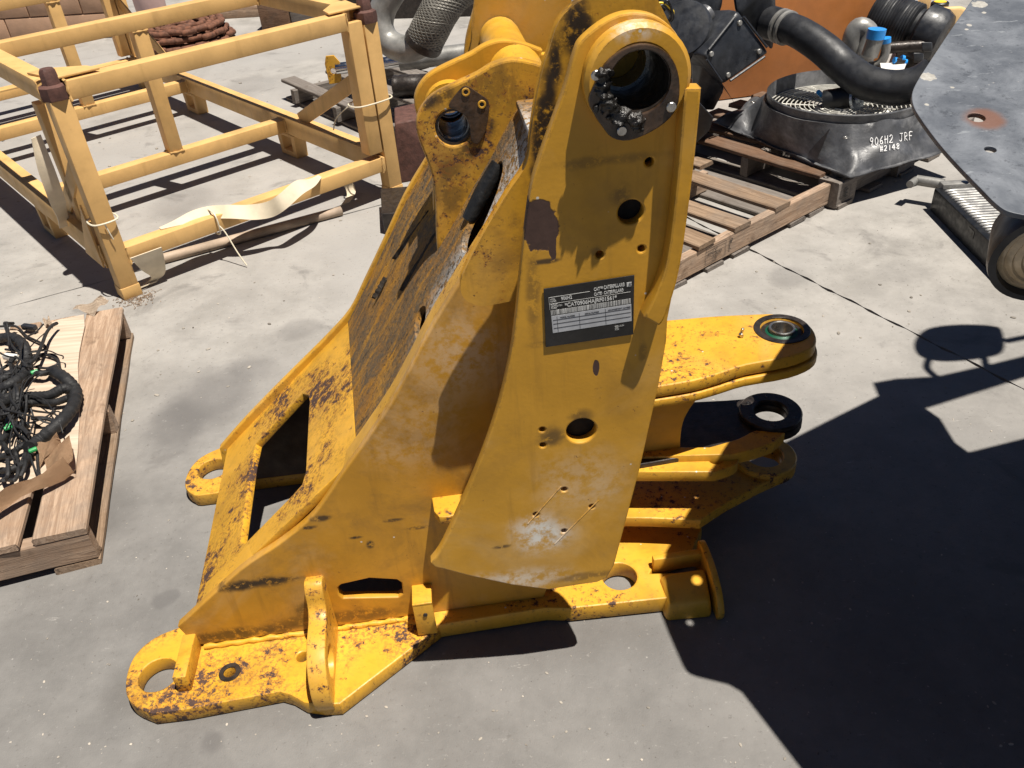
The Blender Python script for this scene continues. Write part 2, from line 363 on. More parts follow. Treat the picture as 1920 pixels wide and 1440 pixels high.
def wood(name, c1, c2, grey=.3, dk=.12):
    s = NT(name); oi = s.n.new('ShaderNodeObjectInfo')
    def off(vec, k):
        n = s.n.new('ShaderNodeVectorMath'); n.operation = 'ADD'; s.t.links.new(vec, n.inputs[0])
        cx = s.n.new('ShaderNodeCombineXYZ'); r = s.math('MULTIPLY', oi.outputs['Random'], k)
        for i in range(3): s.t.links.new(r, cx.inputs[i])
        s.t.links.new(cx.outputs[0], n.inputs[1]); return n.outputs[0]
    v = off(s.map(s.obj, (1.3, 22, 22)), 37.0)
    g = s.noise(2.4, 6, .7, vec=v, dist=1.6)
    col = s.mix(s.ramp(g, .36, .64), tuple(c*.8 for c in c1), c2)
    ring_ = s.noise(1.1, 2, .5, vec=off(s.map(s.obj, (1.5, 14, 14)), 11.0), dist=2.5)
    band = s.math('SINE', s.math('MULTIPLY', ring_, 60.))
    col = s.mix(s.math('MULTIPLY', s.ramp(band, .3, 1.), .32), col, tuple(c*.55 for c in c1))
    crack = s.ramp(s.noise(1.6, 5, .6, vec=off(s.map(s.obj, (.9, 34, 34)), 5.0)), .655, .68)
    col = s.mix(s.math('MULTIPLY', crack, .75), col, tuple(c*.16 for c in c1))
    w = s.math('MULTIPLY', s.ramp(s.noise(5, 5, .7), .40, .66), grey)
    col = s.mix(w, col, (.20, .172, .148))
    col = s.mix(s.math('MULTIPLY', s.ramp(s.noise(11, 5, .65), .54, .70), .55), col, (.085, .055, .035))
    col = s.mix(s.math('MULTIPLY', oi.outputs['Random'], .4), col, tuple(c*.55 for c in c1))
    s.bump(s.math('SUBTRACT', g, crack), .6, .005)
    return s.out(col, .85, 0, .15)
M['wood_light'] = wood('pale_pallet_pine', (.40, .265, .175), (.53, .385, .275), .5)
M['wood_mid'] = wood('weathered_pallet_pine', (.27, .18, .115), (.39, .275, .185), .5)
M['wood_grey'] = wood('grey_weathered_board', (.19, .165, .145), (.27, .24, .215), .5)
M['wood_dark'] = wood('brown_stained_board', (.16, .09, .055), (.23, .14, .09), .4)
def cardboard():
    s = NT('corrugated_cardboard'); v = s.map(s.pos, (3, 60, 8), rot=(0, 0, radians(14)))
    col = s.mix(s.ramp(s.noise(1.2, 5, .6, vec=v), .35, .65), (.46, .36, .27), (.58, .475, .37))
    col = s.mix(s.math('MULTIPLY', s.ramp(s.noise(5, 5), .5, .75), .5), col, (.36, .24, .15)); s.bump(s.noise(2, 3, vec=v), .3, .004)
    return s.out(col, .85, 0, .2)
M['card'] = cardboard()
M['card_brown'] = plain('brown_cardboard', (.40, .255, .15), .85, 0, .14, 6, .2)

def concrete():
    s = NT('worn_concrete')
    big = s.noise(.55, 5, .6, dist=.4); mid = s.noise(3.1, 5, .72); fine = s.noise(55, 5, .8); micro = s.noise(260, 2, .7)
    col = s.mix(s.ramp(mid, .3, .7), (.25, .237, .218), (.37, .351, .325))
    col = s.mix(s.ramp(big, .36, .66), col, (.32, .306, .289))
    # trowelled grey yard floor near the camera is smoother and darker than the bleached part
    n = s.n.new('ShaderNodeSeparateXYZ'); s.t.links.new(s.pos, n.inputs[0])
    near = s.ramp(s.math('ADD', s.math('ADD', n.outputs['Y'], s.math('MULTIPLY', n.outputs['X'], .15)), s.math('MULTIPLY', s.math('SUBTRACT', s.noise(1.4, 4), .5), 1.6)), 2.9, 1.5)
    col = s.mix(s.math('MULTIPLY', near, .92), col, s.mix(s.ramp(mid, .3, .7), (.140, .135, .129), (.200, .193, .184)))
    # dark drips and stains
    st = s.ramp(s.noise(4.2, 6, .6, dist=.8), .56, .72); col = s.mix(s.math('MULTIPLY', st, .5), col, (.13, .122, .115))
    for (u, v, r, sc, k) in [(395, 745, .20, (1, .85, 1), .55), (330, 800, .13, (1, .6, 1), .5), (470, 690, .12, (1, 1, 1), .4), (205, 960, .12, (.8, .8, 1), .35), (400, 1385, .045, (1, 1, 1), .6), (315, 1120, .03, (1, 1, 1), .5),
                              (640, 240, .2, (1, 1, 1), .3), (1480, 520, .10, (1, 1, 1), .3), (340, 380, .2, (1, .7, 1), .3), (560, 620, .1, (1, 1, 1), .3), (1700, 510, .14, (1, 1, 1), .22), (470, 160, .3, (1, 1, 1), .25)]:
        col = s.mix(s.math('MULTIPLY', s.spot(G(u, v), r, .6, sc, .12, 6), k), col, (.105, .10, .098))
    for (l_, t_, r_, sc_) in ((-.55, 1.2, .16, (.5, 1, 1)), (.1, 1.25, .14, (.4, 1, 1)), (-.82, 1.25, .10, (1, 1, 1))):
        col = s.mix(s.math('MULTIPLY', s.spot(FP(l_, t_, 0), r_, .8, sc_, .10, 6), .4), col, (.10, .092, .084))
    # pale scuffs, aggregate flecks and dark pits
    sc = s.map(s.pos, (6, 30, 1), rot=(0, 0, radians(28)))
    scf = s.ramp(s.noise(1.7, 6, .8, vec=sc), .63, .72); col = s.mix(s.math('MULTIPLY', scf, .55), col, (.46, .44, .41))
    col = s.mix(s.math('MULTIPLY', s.ramp(fine, .60, .72), .33), col, (.48, .46, .43))
    col = s.mix(s.math('MULTIPLY', s.ramp(fine, .42, .33), .6), col, (.12, .112, .104))
    col = s.mix(s.math('MULTIPLY', s.ramp(s.voro(34), .055, .03), .8), col, (.06, .055, .05))
    col = s.mix(s.math('MULTIPLY', s.ramp(s.voro(21, s.map(s.pos, (1, 1, 1), (3.3, 1.7, 0))), .06, .03), .35), col, (.50, .48, .45))
    s.bump(s.math('ADD', s.math('MULTIPLY', fine, .6), s.math('MULTIPLY', micro, .5)), .35, .006)
    return s.out(col, s.ramp(mid, .3, .7, .62, .85), 0, .3)
M['concrete'] = concrete()
def mottled():
    s = NT('scuffed_grey_steel')
    col = s.mix(s.ramp(s.noise(9, 8, .68, dist=.3), .34, .68), (.08, .09, .108), (.19, .205, .23))
    col = s.mix(s.math('MULTIPLY', s.ramp(s.noise(60, 5, .78), .56, .64), .5), col, (.035, .04, .05))
    col = s.mix(s.math('MULTIPLY', s.ramp(s.noise(1.5, 5, .8, vec=s.map(s.pos, (10, 45, 10), rot=(0, 0, .7))), .60, .66), .5), col, (.30, .32, .34))
    col = s.mix(s.math('MULTIPLY', s.ramp(s.noise(42, 5, .7), .67, .72), .6), col, (.35, .34, .32))
    for (u, v, r) in [(1738, 144, .013), (1836, 8, .013), (1752, 96, .004), (1817, 47, .005), (1812, 55, .003), (1845, 24, .004), (1738, 196, .003), (1748, 328, .004), (1786, 164, .003)]:
        col = s.mix(s.spot(GP(u, v), r, .15, (1, 1, 1), r*1.3, 130), col, s.mix(s.noise(200, 3), (.22, .20, .17), (.55, .54, .50)))
    col = s.mix(s.math('MULTIPLY', s.spot(GP(1846, 222), .034, .5, (1, 1, 1), .02, 30), .85), col, (.17, .078, .048))
    s.bump(s.noise(60, 7, .75), .3, .003)
    return s.out(col, .5, .1, .4)
M['mottled'] = mottled()
def braid():
    s = NT('braided_flex_mesh'); return s.out(s.mix(s.noise(60, 3), (.06, .055, .05), (.25, .235, .20)), .55, .3)
M['braid'] = braid()

# ================================================================== GROUND
ground = tag(bpy.data.objects.new('ground', bpy.data.meshes.new('ground')), kind='structure')
bm = bmesh.new(); vs = [bm.verts.new(p) for p in ((-60, -20, 0), (60, -20, 0), (60, 100, 0), (-60, 100, 0))]; bm.faces.new(vs)
bm.to_mesh(ground.data); bm.free(); ground.data.materials.append(M['dirt']); COL.objects.link(ground)
ground.location = (0, 0, -.03); W['ground'] = Matrix.Translation((0, 0, -.03))
# sawn / cracked joints: J1 to the right, J2 across the back
def jline(a, b): return (Vector((a.x, a.y)), (Vector((b.x, b.y))-Vector((a.x, a.y))).normalized())
J1 = jline(G(1410, 470), G(1920, 730)); J2 = jline(G(0, 580), G(717, 383))
def slab_polys():
    big = [Vector((-60, -20)), Vector((60, -20)), Vector((60, 100)), Vector((-60, 100))]
    def clip(poly, o, d, sign, gap):
        n = Vector((-d.y, d.x))*sign; out = []
        f = lambda p: (p-o).dot(n)-gap
        for i in range(len(poly)):
            p, q = poly[i], poly[(i+1) % len(poly)]
            if f(p) >= 0: out.append(p)
            if f(p)*f(q) < 0: out.append(p+(q-p)*(f(p)/(f(p)-f(q))))
        return out
    res = []
    for s2 in (1, -1):
        a = clip(big, J2[0], J2[1], s2, .0022)
        if s2 > 0: res.append(a)
        else:
            for s1 in (1, -1): res.append(clip(a, J1[0], J1[1], s1, .003))
    return res
for poly in slab_polys():
    pts = []
    N = len(poly)
    for i in range(N):
        p, q = poly[i], poly[(i+1) % N]
        d = (q-p); L_ = d.length; n = Vector((-d.y, d.x)).normalized()
        inner = abs(p.x) < 59.9 or abs(p.y-40) < 59.9
        pts.append(p)
        onb = (abs(p.x) > 59.9 and abs(p.x-q.x) < 1e-3) or ((abs(p.y+20) < .1 or abs(p.y-100) < .1) and abs(p.y-q.y) < 1e-3)
        if not onb:
            ts = []
            steps = 900
            for k in range(1, steps):
                c = p+d*(k/steps)
                if abs(c.x) < 6 and -1 < c.y < 12:
                    pts.append(c+n*(.0022*math.sin(k*7.1)+.003*math.sin(k*1.9+1)+random.uniform(0, .003)))
    bm = bmesh.new(); f = bm.faces.new([bm.verts.new((p.x, p.y, 0)) for p in pts])
    r = bmesh.ops.extrude_face_region(bm, geom=[f]); 
    for v in r['geom']:
        if isinstance(v, bmesh.types.BMVert): v.co.z = -.025
    bmesh.ops.triangulate(bm, faces=[g for g in bm.faces if len(g.verts) > 4])
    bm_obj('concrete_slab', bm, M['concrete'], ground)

# ================================================================== LOADER FRONT FRAME
FR = thing('loader_front_frame', FP(0, TM, 0), 'large worn yellow steel machine frame with black data plate standing on the concrete', 'machine frame')
Y, YW, YS = M['frame'], M['frame_worn'], M['frame_side']
TN = 1.315                                    # outer face of the near side plate
near_edge = [(333, 1176), (449, 1071), (524, 1020), (587, 967), (644, 886), (680, 836), (730, 762), (770, 690), (793, 644), (825, 588), (858, 536), (905, 462), (955, 385), (995, 318)]
far_edge = [(414, 832), (457, 783), (508, 730), (559, 679), (616, 622), (656, 576), (684, 519), (719, 445), (758, 360), (795, 297)]
ne = spl(Sx(near_edge, TN), 5)
win = Sx([(633, 1102), (640, 1096), (693, 1084), (744, 1087), (753, 1093), (756, 1114), (747, 1120), (644, 1122), (636, 1116)], TN)
outl = ne + [FP(.16, TN, 1.13), FP(.28, TN, 1.12), FP(.28, TN, .55), FP(.20, TN, .28), FP(.125, TN, .05), FP(-.68, TN, .05)]
plate('side_plate', outl, AT*.022, YS, FR, [win], .003)
fe = spl(Sx(far_edge, 1.91), 5)
outl = fe + [FP(.06, 1.91, 1.03), FP(.15, 1.91, 1.13), FP(.30, 1.91, 1.12), FP(.36, 1.91, .05), FP(-.70, 1.91, .05)]
plate('side_plate', outl, AT*-.022, YW, FR, [], .003)
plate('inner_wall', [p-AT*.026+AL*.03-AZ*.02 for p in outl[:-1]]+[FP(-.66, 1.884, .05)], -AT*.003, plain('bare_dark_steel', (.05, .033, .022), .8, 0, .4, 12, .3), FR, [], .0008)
# front cover: a framed lower panel with a big opening and a long dirty upper panel
INS = -AZ*.006+AL*.008
N0, N1 = S(352, 1160, TN)+INS, S(660, 866, TN)+INS
F0, F1 = S(418, 834, 1.90)+INS, S(646, 596, 1.90)+INS
pn = (N1-N0).cross(F1-N0).normalized()
if pn.z < 0: pn = -pn
F0 = F0-pn*(F0-N0).dot(pn)
opening = [PL(u, v, N0, pn) for u, v in [(566, 738), (577, 741), (579, 752), (572, 884), (565, 908), (545, 930), (458, 1019), (449, 1016), (470, 872), (479, 832)]]
ny = AT*.024
plate('front_panel', [N0+ny, N1+ny, F1-ny*.2, F0-ny*.2], -pn*.02, M['frame_flange'], FR, [opening], .003)
def resamp(P, n):
    d = [0]
    for i in range(1, len(P)): d.append(d[-1]+(P[i]-P[i-1]).length)
    out = []
    for k in range(n):
        s_ = d[-1]*k/(n-1); i = 0
        while i < len(d)-2 and d[i+1] < s_: i += 1
        f = (s_-d[i])/max(1e-9, d[i+1]-d[i]); out.append(P[i].lerp(P[i+1], f))
    return out
nu = resamp([N1]+[p+INS for p in Sx([(730, 762), (793, 644), (858, 536), (905, 462), (955, 385), (985, 318)], TN)]+[FP(.17, TN, 1.13)], 22)
fu = resamp([F1]+[p+INS for p in Sx([(684, 519), (719, 445), (758, 360), (795, 297)], 1.90)]+[FP(.03, 1.9, 1.0), FP(.10, 1.9, 1.1), FP(.15, 1.9, 1.13)], 22)
bm = bmesh.new(); rows = []
for a, b in zip(nu, fu): rows.append([bm.verts.new((a+ny).lerp(b-ny*.2, k/12)) for k in range(13)])
for i in range(21):
    for k in range(12): bm.faces.new((rows[i][k], rows[i][k+1], rows[i+1][k+1], rows[i+1][k]))
bmesh.ops.recalc_face_normals(bm, faces=bm.faces)
bmesh.ops.solidify(bm, geom=bm.faces[:], thickness=.012)
cover = bm_obj('cover_plate', bm, M['cover'], FR, 60)
cn = (nu[16]-nu[10]).cross(fu[12]-nu[12]).normalized()
if cn.z < 0: cn = -cn
def onc(u, v): return PL(u, v, (nu[14]+ny), cn)
sl = spl([onc(u, v) for u, v in [(866, 466), (874, 430), (912, 352), (938, 306), (946, 312), (934, 356), (902, 432), (884, 466), (872, 474)]], 3, True)
cut(cover, plate('cutter', [p+cn*.08 for p in sl], -cn*.16, None, None, [], .001))
ov = spl([PL(u, v, nu[7]+ny, cn) for u, v in [(781, 634), (779, 610), (786, 588), (795, 576), (802, 578), (801, 600), (792, 626), (786, 638)]], 3, True)
cut(cover, plate('cutter', [p+cn*.08 for p in ov], -cn*.16, None, None, [], .001))
pth = [onc(878, 412).lerp(onc(934, 306), f)-cn*.001 for f in (0, .33, .66, 1)]
tube('rubber_pad', spl(pth, 5), lambda s_: .014+.003*sin(pi*s_), plain('old_black_rubber', (.012, .012, .012), .45, 0, .3, 40, .4), FR, 12)
ribbon('cover_rim', [p+AT*.046+INS*.35 for p in ne[2:-2]], [AT*.055]*len(ne[2:-2]), M['frame_worn'], FR, .007)
# dark lens-shaped strips along the hollows of the upper panel
streak_m = plain('dark_streak', (.035, .027, .02), .9, 0, .5, 50, .9, 70)
for (A_, B_, wd) in (((738, 486), (806, 396), .013), ((752, 545), (842, 400), .015), ((700, 560), (722, 520), .008)):
    pa, pb = PL(*A_, (nu[9]+ny).lerp(fu[9], .5), cn), PL(*B_, (nu[9]+ny).lerp(fu[9], .5), cn)
    dd = (pb-pa).normalized(); sd_ = cn.cross(dd); lenses = []
    bm = bmesh.new(); random.seed(int(wd*1e4))
    cols = [[], [], []]
    for k in range(25):
        f = k/24; w_ = wd*(sin(pi*f)**.6+.05)*random.uniform(.7, 1.15); c_ = pa.lerp(pb, f)
        for q, col_ in zip((-1, 0, 1), cols): col_.append(bm.verts.new(c_+sd_*(w_*q)+cn*((.005 if q == 0 else -.004)+random.uniform(-.001, .001))))
    for k in range(24):
        for q in (0, 1): bm.faces.new((cols[q][k], cols[q+1][k], cols[q+1][k+1], cols[q][k+1]))
    bm_obj('gutter_streak', bm, streak_m, FR, 60)
# back and top closing plates
bar('back_wall', FP(.27, 1.34, .80), FP(.27, 1.885, .80), .02, .6, YS, FR)
bar('back_wall', FP(.16, 1.34, .28), FP(.16, 1.885, .28), .02, .44, YS, FR)
bar('top_plate', FP(.235, 1.337, 1.135), FP(.235, 1.52, 1.135), .16, .014, M['cover'], FR)

# base flanges with the front ears
ZF = .042
ear = [(345, 1172), (332, 1177), (290, 1195), (255, 1225), (238, 1262), (236, 1298), (250, 1322), (285, 1338), (350, 1330), (525, 1297), (546, 1303), (570, 1317), (605, 1322), (637, 1320), (728, 1250), (822, 1178), (832, 1168), (828, 1158)]
eo = spl(Gx(ear[:8], ZF), 4)[:-1] + Gx(ear[7:], ZF) + [FP(-.12, 1.36, ZF), FP(-.66, 1.36, ZF)]
holes = [circ(G(297, 1265, ZF), AZ, .043), circ(G(431, 1261, ZF), AZ, .013), circ(G(567, 1231, ZF), AZ, .013)]
plate('base_flange', eo, -AZ*(ZF-.002), M['frame_flange'], FR, holes, .004)
plate('base_flange', [FP(p.dot(AL), max(1.888 if p.dot(AL) > -.68 else 1.85, 2*TM-p.dot(AT)-.01), ZF) for p in eo], -AZ*(ZF-.002), YW, FR, [[FP(p.dot(AL), 2*TM-p.dot(AT)-.01, ZF) for p in h] for h in holes], .004)
ring('bolt_washer', G(431, 1261, ZF)+AZ*.0005, AZ, .0135, .024, .002, M['steel_dark'], FR, .0006)
# upright lug with an eye
lo = [FP(-.395, t, z) for t, z in [(1.316, .045), (1.316, .222), (1.29, .232), (1.272, .215), (1.262, .18), (1.235, .165), (1.19, .163), (1.15, .15), (1.12, .122), (1.105, .085), (1.106, .045), (1.12, .012), (1.15, .045)]]
lo = lo[:1] + spl(lo[1:-1], 4) + lo[-1:]
plate('eye_lug', lo, AL*.04, YW, FR, [circ(FP(-.395, 1.185, .095), AL, .034)], .004)
bar('rib_block', FP(-.684, 1.200, .066), FP(-.684, 1.318, .066), .03, .05, YW, FR)
bar('bracket_tab', FP(-.172, 1.262, .098), FP(-.128, 1.262, .098), .008, .105, YW, FR, bev=.002)
bar('bracket_tab', FP(-.172, 1.288, .146), FP(-.128, 1.288, .146), .06, .008, YW, FR, bev=.002)
rod('bolt', FP(-.147, 1.258, .115), -AT, .005, .003, M['steel_dark'], FR, .0005, 12)
plate('hook_fin', [FP(l, t, .405) for l, t in [(-.095, 1.318), (-.092, 1.275), (-.082, 1.255), (-.062, 1.252), (-.03, 1.262), (.02, 1.258), (.02, 1.318)]], -AZ*.02, YW, FR, [], .003)
# weld beads along the seam
wp = [FP(-.66+.5*k/40, 1.311, .046+.002*sin(k*1.7)) for k in range(41)]
tube('weld_bead', wp, lambda s_: .0065+.0015*sin(s_*90), YW, FR, 8)

# right-hand base plate
bo = [FP(l, t, .05) for l, t in [(-.20, 1.30), (-.13, 1.277), (.125, 1.283), (.18, 1.272), (.42, 1.262), (.44, 1.285), (.47, 1.31), (.44, 1.335), (.385, 1.343), (.40, 1.365), (.50, 1.39), (.548, 1.46), (.56, 1.53), (.56, 1.75), (-.2, 1.75)]]
plate('base_plate', bo, -AZ*.046, YW, FR, [circ(FP(.312, 1.347, .05), AZ, .041)], .004)
hull('end_block', [FP(l, t, z) for l, t, z in [(.395, 1.235, .0), (.505, 1.228, .0), (.515, 1.345, .0), (.395, 1.335, .0), (.405, 1.245, .05), (.50, 1.24, .052), (.51, 1.318, .07), (.405, 1.318, .07)]], YW, FR, .008)
bar('end_rib', FP(.395, 1.36, .062), FP(.52, 1.36, .062), .018, .045, YW, FR)
plate('end_cheek', spl([FP(.512, t, z) for t, z in [(1.222, .0), (1.215, .03), (1.25, .075), (1.31, .098), (1.37, .10), (1.39, .08), (1.385, .0)]], 3), AL*.016, YW, FR, [], .003)

# articulation arms: upper knuckle with bearing, lower knuckle with bolted ring
up = [(1225, 602), (1280, 597), (1340, 592), (1400, 589), (1455, 588), (1500, 598), (1524, 616), (1531, 637), (1520, 654), (1478, 670), (1400, 684), (1350, 700), (1300, 714), (1228, 726)]
uo = spl(Gx(up, .53), 3); hc = G(1466, 617, .53)
plate('upper_arm', uo+[FP(.30, 1.42, .53), FP(.30, 1.70, .53)], -AZ*.03, YW, FR, [circ(hc, AZ, .048)], .005)
cen = sum(uo, Vector())/len(uo)
uo2 = [p+(p-cen).normalized()*.007-AZ*.034 for p in uo]
plate('upper_arm_rim', uo2+[FP(.30, 1.40, .496), FP(.30, 1.72, .496)], -AZ*.022, YW, FR, [circ(hc-AZ*.034, AZ, .046)], .005)
ring('bearing_seat', hc-AZ*.03, AZ, .036, .0478, .026, M['steel_dark'], FR)
ring('bearing_face', hc+AZ*.0005, AZ, .049, .064, .002, M['steel_dark'], FR, .001)
ring('bearing_inner', hc-AZ*.04, AZ, .0245, .030, .046, M['steel'], FR, .002)
lathe('bearing_seal', hc-AZ*.006, AZ, [(.030, 0), (.036, -.006), (.037, 0), (.030, .003)], M['seal'], FR, closed=True)
rod('grease_nipple', G(1388, 628, .53), AZ+AL*.3, .004, .018, M['brass'], FR, .001, 10); rod('grease_nipple', G(1391, 632, .53)+AZ*.001, AZ-AL*.5, .005, .010, M['brass'], FR, .001, 10)
web = Sx([(1150, 690), (1375, 700), (1340, 722), (1305, 752), (1284, 785), (1277, 815), (1276, 845), (1150, 870)], 1.50)
plate('arm_web', web[:1]+spl(web[1:7], 4)+web[7:], AT*.03, Y, FR, [], .003)
lc = G(1444, 777, .29)
la = Gx([(1180, 835), (1240, 826), (1272, 838), (1330, 838), (1385, 822), (1420, 806)], .29)
lb = [lc+AL*(.077*cos(a))+AT*(.077*sin(a)) for a in [radians(x) for x in range(205, -160, -15)]]
lower = Gx([(1170, 838), (1272, 838), (1330, 838), (1385, 820)], .29)+lb[::1]
arm_pts = [FP(.30, 1.50, .29), FP(.48, 1.515, .29), FP(.56, 1.503, .29), FP(.64, 1.515, .29)]
arc = [lc+AL*(.077*cos(radians(x)))+AT*(.077*sin(radians(x))) for x in range(205, -76, -12)]
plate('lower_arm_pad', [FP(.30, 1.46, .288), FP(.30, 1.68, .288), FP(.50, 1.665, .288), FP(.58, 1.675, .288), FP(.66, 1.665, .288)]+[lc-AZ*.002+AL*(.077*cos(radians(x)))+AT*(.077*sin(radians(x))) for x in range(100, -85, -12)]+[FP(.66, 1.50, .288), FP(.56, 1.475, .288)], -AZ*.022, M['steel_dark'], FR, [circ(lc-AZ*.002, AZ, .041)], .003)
ya = Gx([(1150, 838), (1240, 827), (1272, 838), (1330, 838), (1385, 822), (1418, 807), (1472, 811), (1450, 830), (1415, 842), (1375, 852), (1150, 858)], .294)
plate('lower_arm', ya[:3]+spl(ya[3:7], 3)+spl(ya[7:10], 3)+ya[10:], -AZ*.034, YW, FR, [], .003)
ring('bolted_ring', lc+AZ*.001, AZ, .0405, .076, .012, M['steel_dark'], FR)
for k in range(6):
    a = 2*pi*k/6+.3; p = lc+AL*(.058*cos(a))+AT*(.058*sin(a))+AZ*.0125; rod('bolt_hole', p, AZ, .0065, .0012, M['grease'], FR, .0003, 12)
ring('lower_knuckle', lc-AZ*.165, AZ, .046, .080, .035, YW, FR)
plate('lowest_arm', [FP(l, t, .145) for l, t in [(.30, 1.45), (.40, 1.43), (.52, 1.40), (.60, 1.445), (.70, 1.49), (.78, 1.52), (.80, 1.60), (.72, 1.66), (.5, 1.70), (.30, 1.70)]], -AZ*.03, YW, FR, [circ(lc-AZ*.145, AZ, .044)], .004)
bo2 = Gx([(1150, 842), (1190, 836), (1236, 835), (1250, 840), (1330, 838), (1368, 843), (1384, 858), (1378, 872), (1342, 885), (1290, 885), (1150, 885)], .275)
plate('steering_bracket', bo2[:5]+spl(bo2[4:9], 4)[1:]+bo2[9:], -AZ*.03, YW, FR, [circ(G(1342, 861, .275), AZ, .0165)], .003)

# near tower: inner plate, outer plate with the boom bore
TI, TO = 1.235, 1.152
il = [(1235, -22), (1150, -18), (1093, 4), (1053, 40), (1033, 98), (1024, 124), (1011, 178), (1000, 244), (991, 308), (954, 366), (905, 448), (872, 515), (867, 538), (872, 556), (890, 568), (915, 570), (985, 556)]
io = spl(Sx(il, TI), 4)
bore = S(1189, 142, TO)
bl, bz = bore.dot(AL), bore.z
plate('inner_tower_plate', io+[FP(.20, TI, .86), FP(.33, TI, .86), FP(.365, TI, 1.2), FP(.36, TI, 1.29), FP(.33, TI, 1.345), FP(.285, TI, 1.372)], AT*.024, M['frame_inner'], FR, [circ(FP(bl, TI, bz), AT, .046)], .003)
ol = [(1290, 160), (1287, 112), (1268, 62), (1230, 31), (1182, 24), (1138, 38), (1093, 73), (1078, 100), (1060, 164), (1036, 231), (1011, 300), (996, 352), (985, 430), (975, 520), (967, 600), (955, 680), (930, 780), (890, 890), (832, 1020), (808, 1056)]
orr = [(1290, 260), (1272, 500), (1252, 600), (1250, 640), (1236, 720), (1200, 880), (1152, 1060), (1138, 1084)]
oo = spl(Sx(ol, TO), 4)+Sx([(814, 1063), (880, 1080), (960, 1097), (1028, 1106), (1085, 1097), (1120, 1092)], TO)+Sx(orr[::-1], TO)
hs = [(1183, 398, .0195), (1218, 304, .0065), (1125, 478, .0062), (1203, 467, .0058), (1090, 808, .027), (1017, 806, .0055), (1018, 835, .0055), (1058, 918, .0055), (1005, 965, .0055), (1110, 950, .0055), (1058, 996, .0055)]
outer = plate('tower_plate', oo, AT*.022, Y, FR, [circ(S(u, v, TO), AT, r) for u, v, r in hs]+[circ(bore, AT, .046)], .003)
tag(outer, 'tall outer plate with data plate and big greasy bore')
ring('bore_boss', FP(bl, TO-.0005, bz), -AT, .0445, .073, .026, Y, FR, .006)
bc = FP(bl, TO-.026, bz)
fl = [bc+AL*(r*cos(radians(a)))+AZ*(r*sin(radians(a))) for a, r in [(180, .063), (150, .055), (120, .050), (90, .049), (60, .049), (30, .050), (0, .053), (-30, .062), (-50, .067), (-75, .070), (-100, .078), (-118, .080), (-135, .074), (-150, .072), (-165, .072)]]
plate('bore_flange', spl(fl, 3, True), -AT*.009, M['flange'], FR, [circ(bc, AT, .0415)], .002)
ring('bushing', FP(bl, TO-.03, bz), AT, .0405, .0445, .13, M['steel_dark'], FR, .001); ring('bushing', FP(bl, TI-.01, bz), AT, .035, .0405, .05, M['steel'], FR, .002)
lathe('bore_sleeve', FP(bl, TI+.04, bz), AT, [(.055, 0), (.055, .10), (.0, .10)], YW, FR)
for a, r in ((-40, .056), (165, .062), (-112, .066)):
    rod('flange_bolt', bc-AT*.009+AL*(r*cos(radians(a)))+AZ*(r*sin(radians(a))), -AT, .007, .004, M['steel'], FR, .001, 12)
random.seed(3)
bm = bmesh.new()
for k in range(90):
    a = radians(random.uniform(-205, -85)); r = random.uniform(.042, .054)+random.random()**4*.012
    q = bc-AT*.010+AL*(r*cos(a)*1.02)+AZ*(r*sin(a))+Vector((random.gauss(0, .002),)*3)
    mm = Matrix.Translation(q) @ Matrix.Rotation(random.uniform(0, 6), 4, 'X') @ Matrix.Diagonal((random.uniform(.003, .010), random.uniform(.001, .0035), random.uniform(.003, .010), 1))
    bmesh.ops.create_icosphere(bm, subdivisions=2, radius=1, matrix=mm)
for v in bm.verts: v.co += Vector((random.gauss(0, .0005), random.gauss(0, .0005), random.gauss(0, .0005)))
tag(fuse(bm_obj('grease_clumps', bm, M['grease'], FR, 80), .0018, 5), kind='stuff')
# stiffening strip down the right edge
sL = [(1276, 172), (1264, 330), (1248, 478), (1228, 540), (1203, 588)]; sR = [(1318, 158), (1302, 300), (1274, 498), (1248, 585), (1236, 606)]
st = Sx([(1283, 152)], TO-.03)+Sx([(1314, 158)], TO-.03)
so_ = spl(Sx([(1283, 166), (1270, 330), (1252, 478), (1232, 545), (1208, 596)], TO-.028), 4)
sr_ = spl(Sx([(1236, 612), (1250, 590), (1276, 500), (1302, 310), (1316, 166)], TO-.028), 4)
plate('edge_strip', so_+sr_, AT*.030, Y, FR, [], .004)
rod('bolt', S(1279, 168, TO)-AT*.002, -AT, .008, .012, Y, FR, .003, 14); rod('bolt', S(1284, 182, TO)-AT*.002, -AT, .006, .012, Y, FR, .003, 14)
bar('tower_web', FP(.33, TO+.024, 1.05), FP(.33, TI-.001, 1.05), .02, .36, Y, FR)
bar('tower_web', FP(.14, TO+.024, .62), FP(.14, TN-.001, .62), .02, .5, Y, FR)
# dark discs behind the big holes paint the shade inside, plus thin raised lines
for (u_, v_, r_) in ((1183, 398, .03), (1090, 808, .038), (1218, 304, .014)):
    rod('hole_shade_disc', S(u_, v_, TO)+AT*.0225, AT, r_, .004, plain('hole_shade_black', (.012, .009, .007), .9, 0, .3, 30, .2), FR, .001)
for (a, b) in (((990, 982), (1052, 912)), ((1040, 1020), (1122, 938))):
    tube('weld_line', [S(*a, TO).lerp(S(*b, TO), k/10)+AT*.0002 for k in range(11)], .0011, Y, FR, 6)
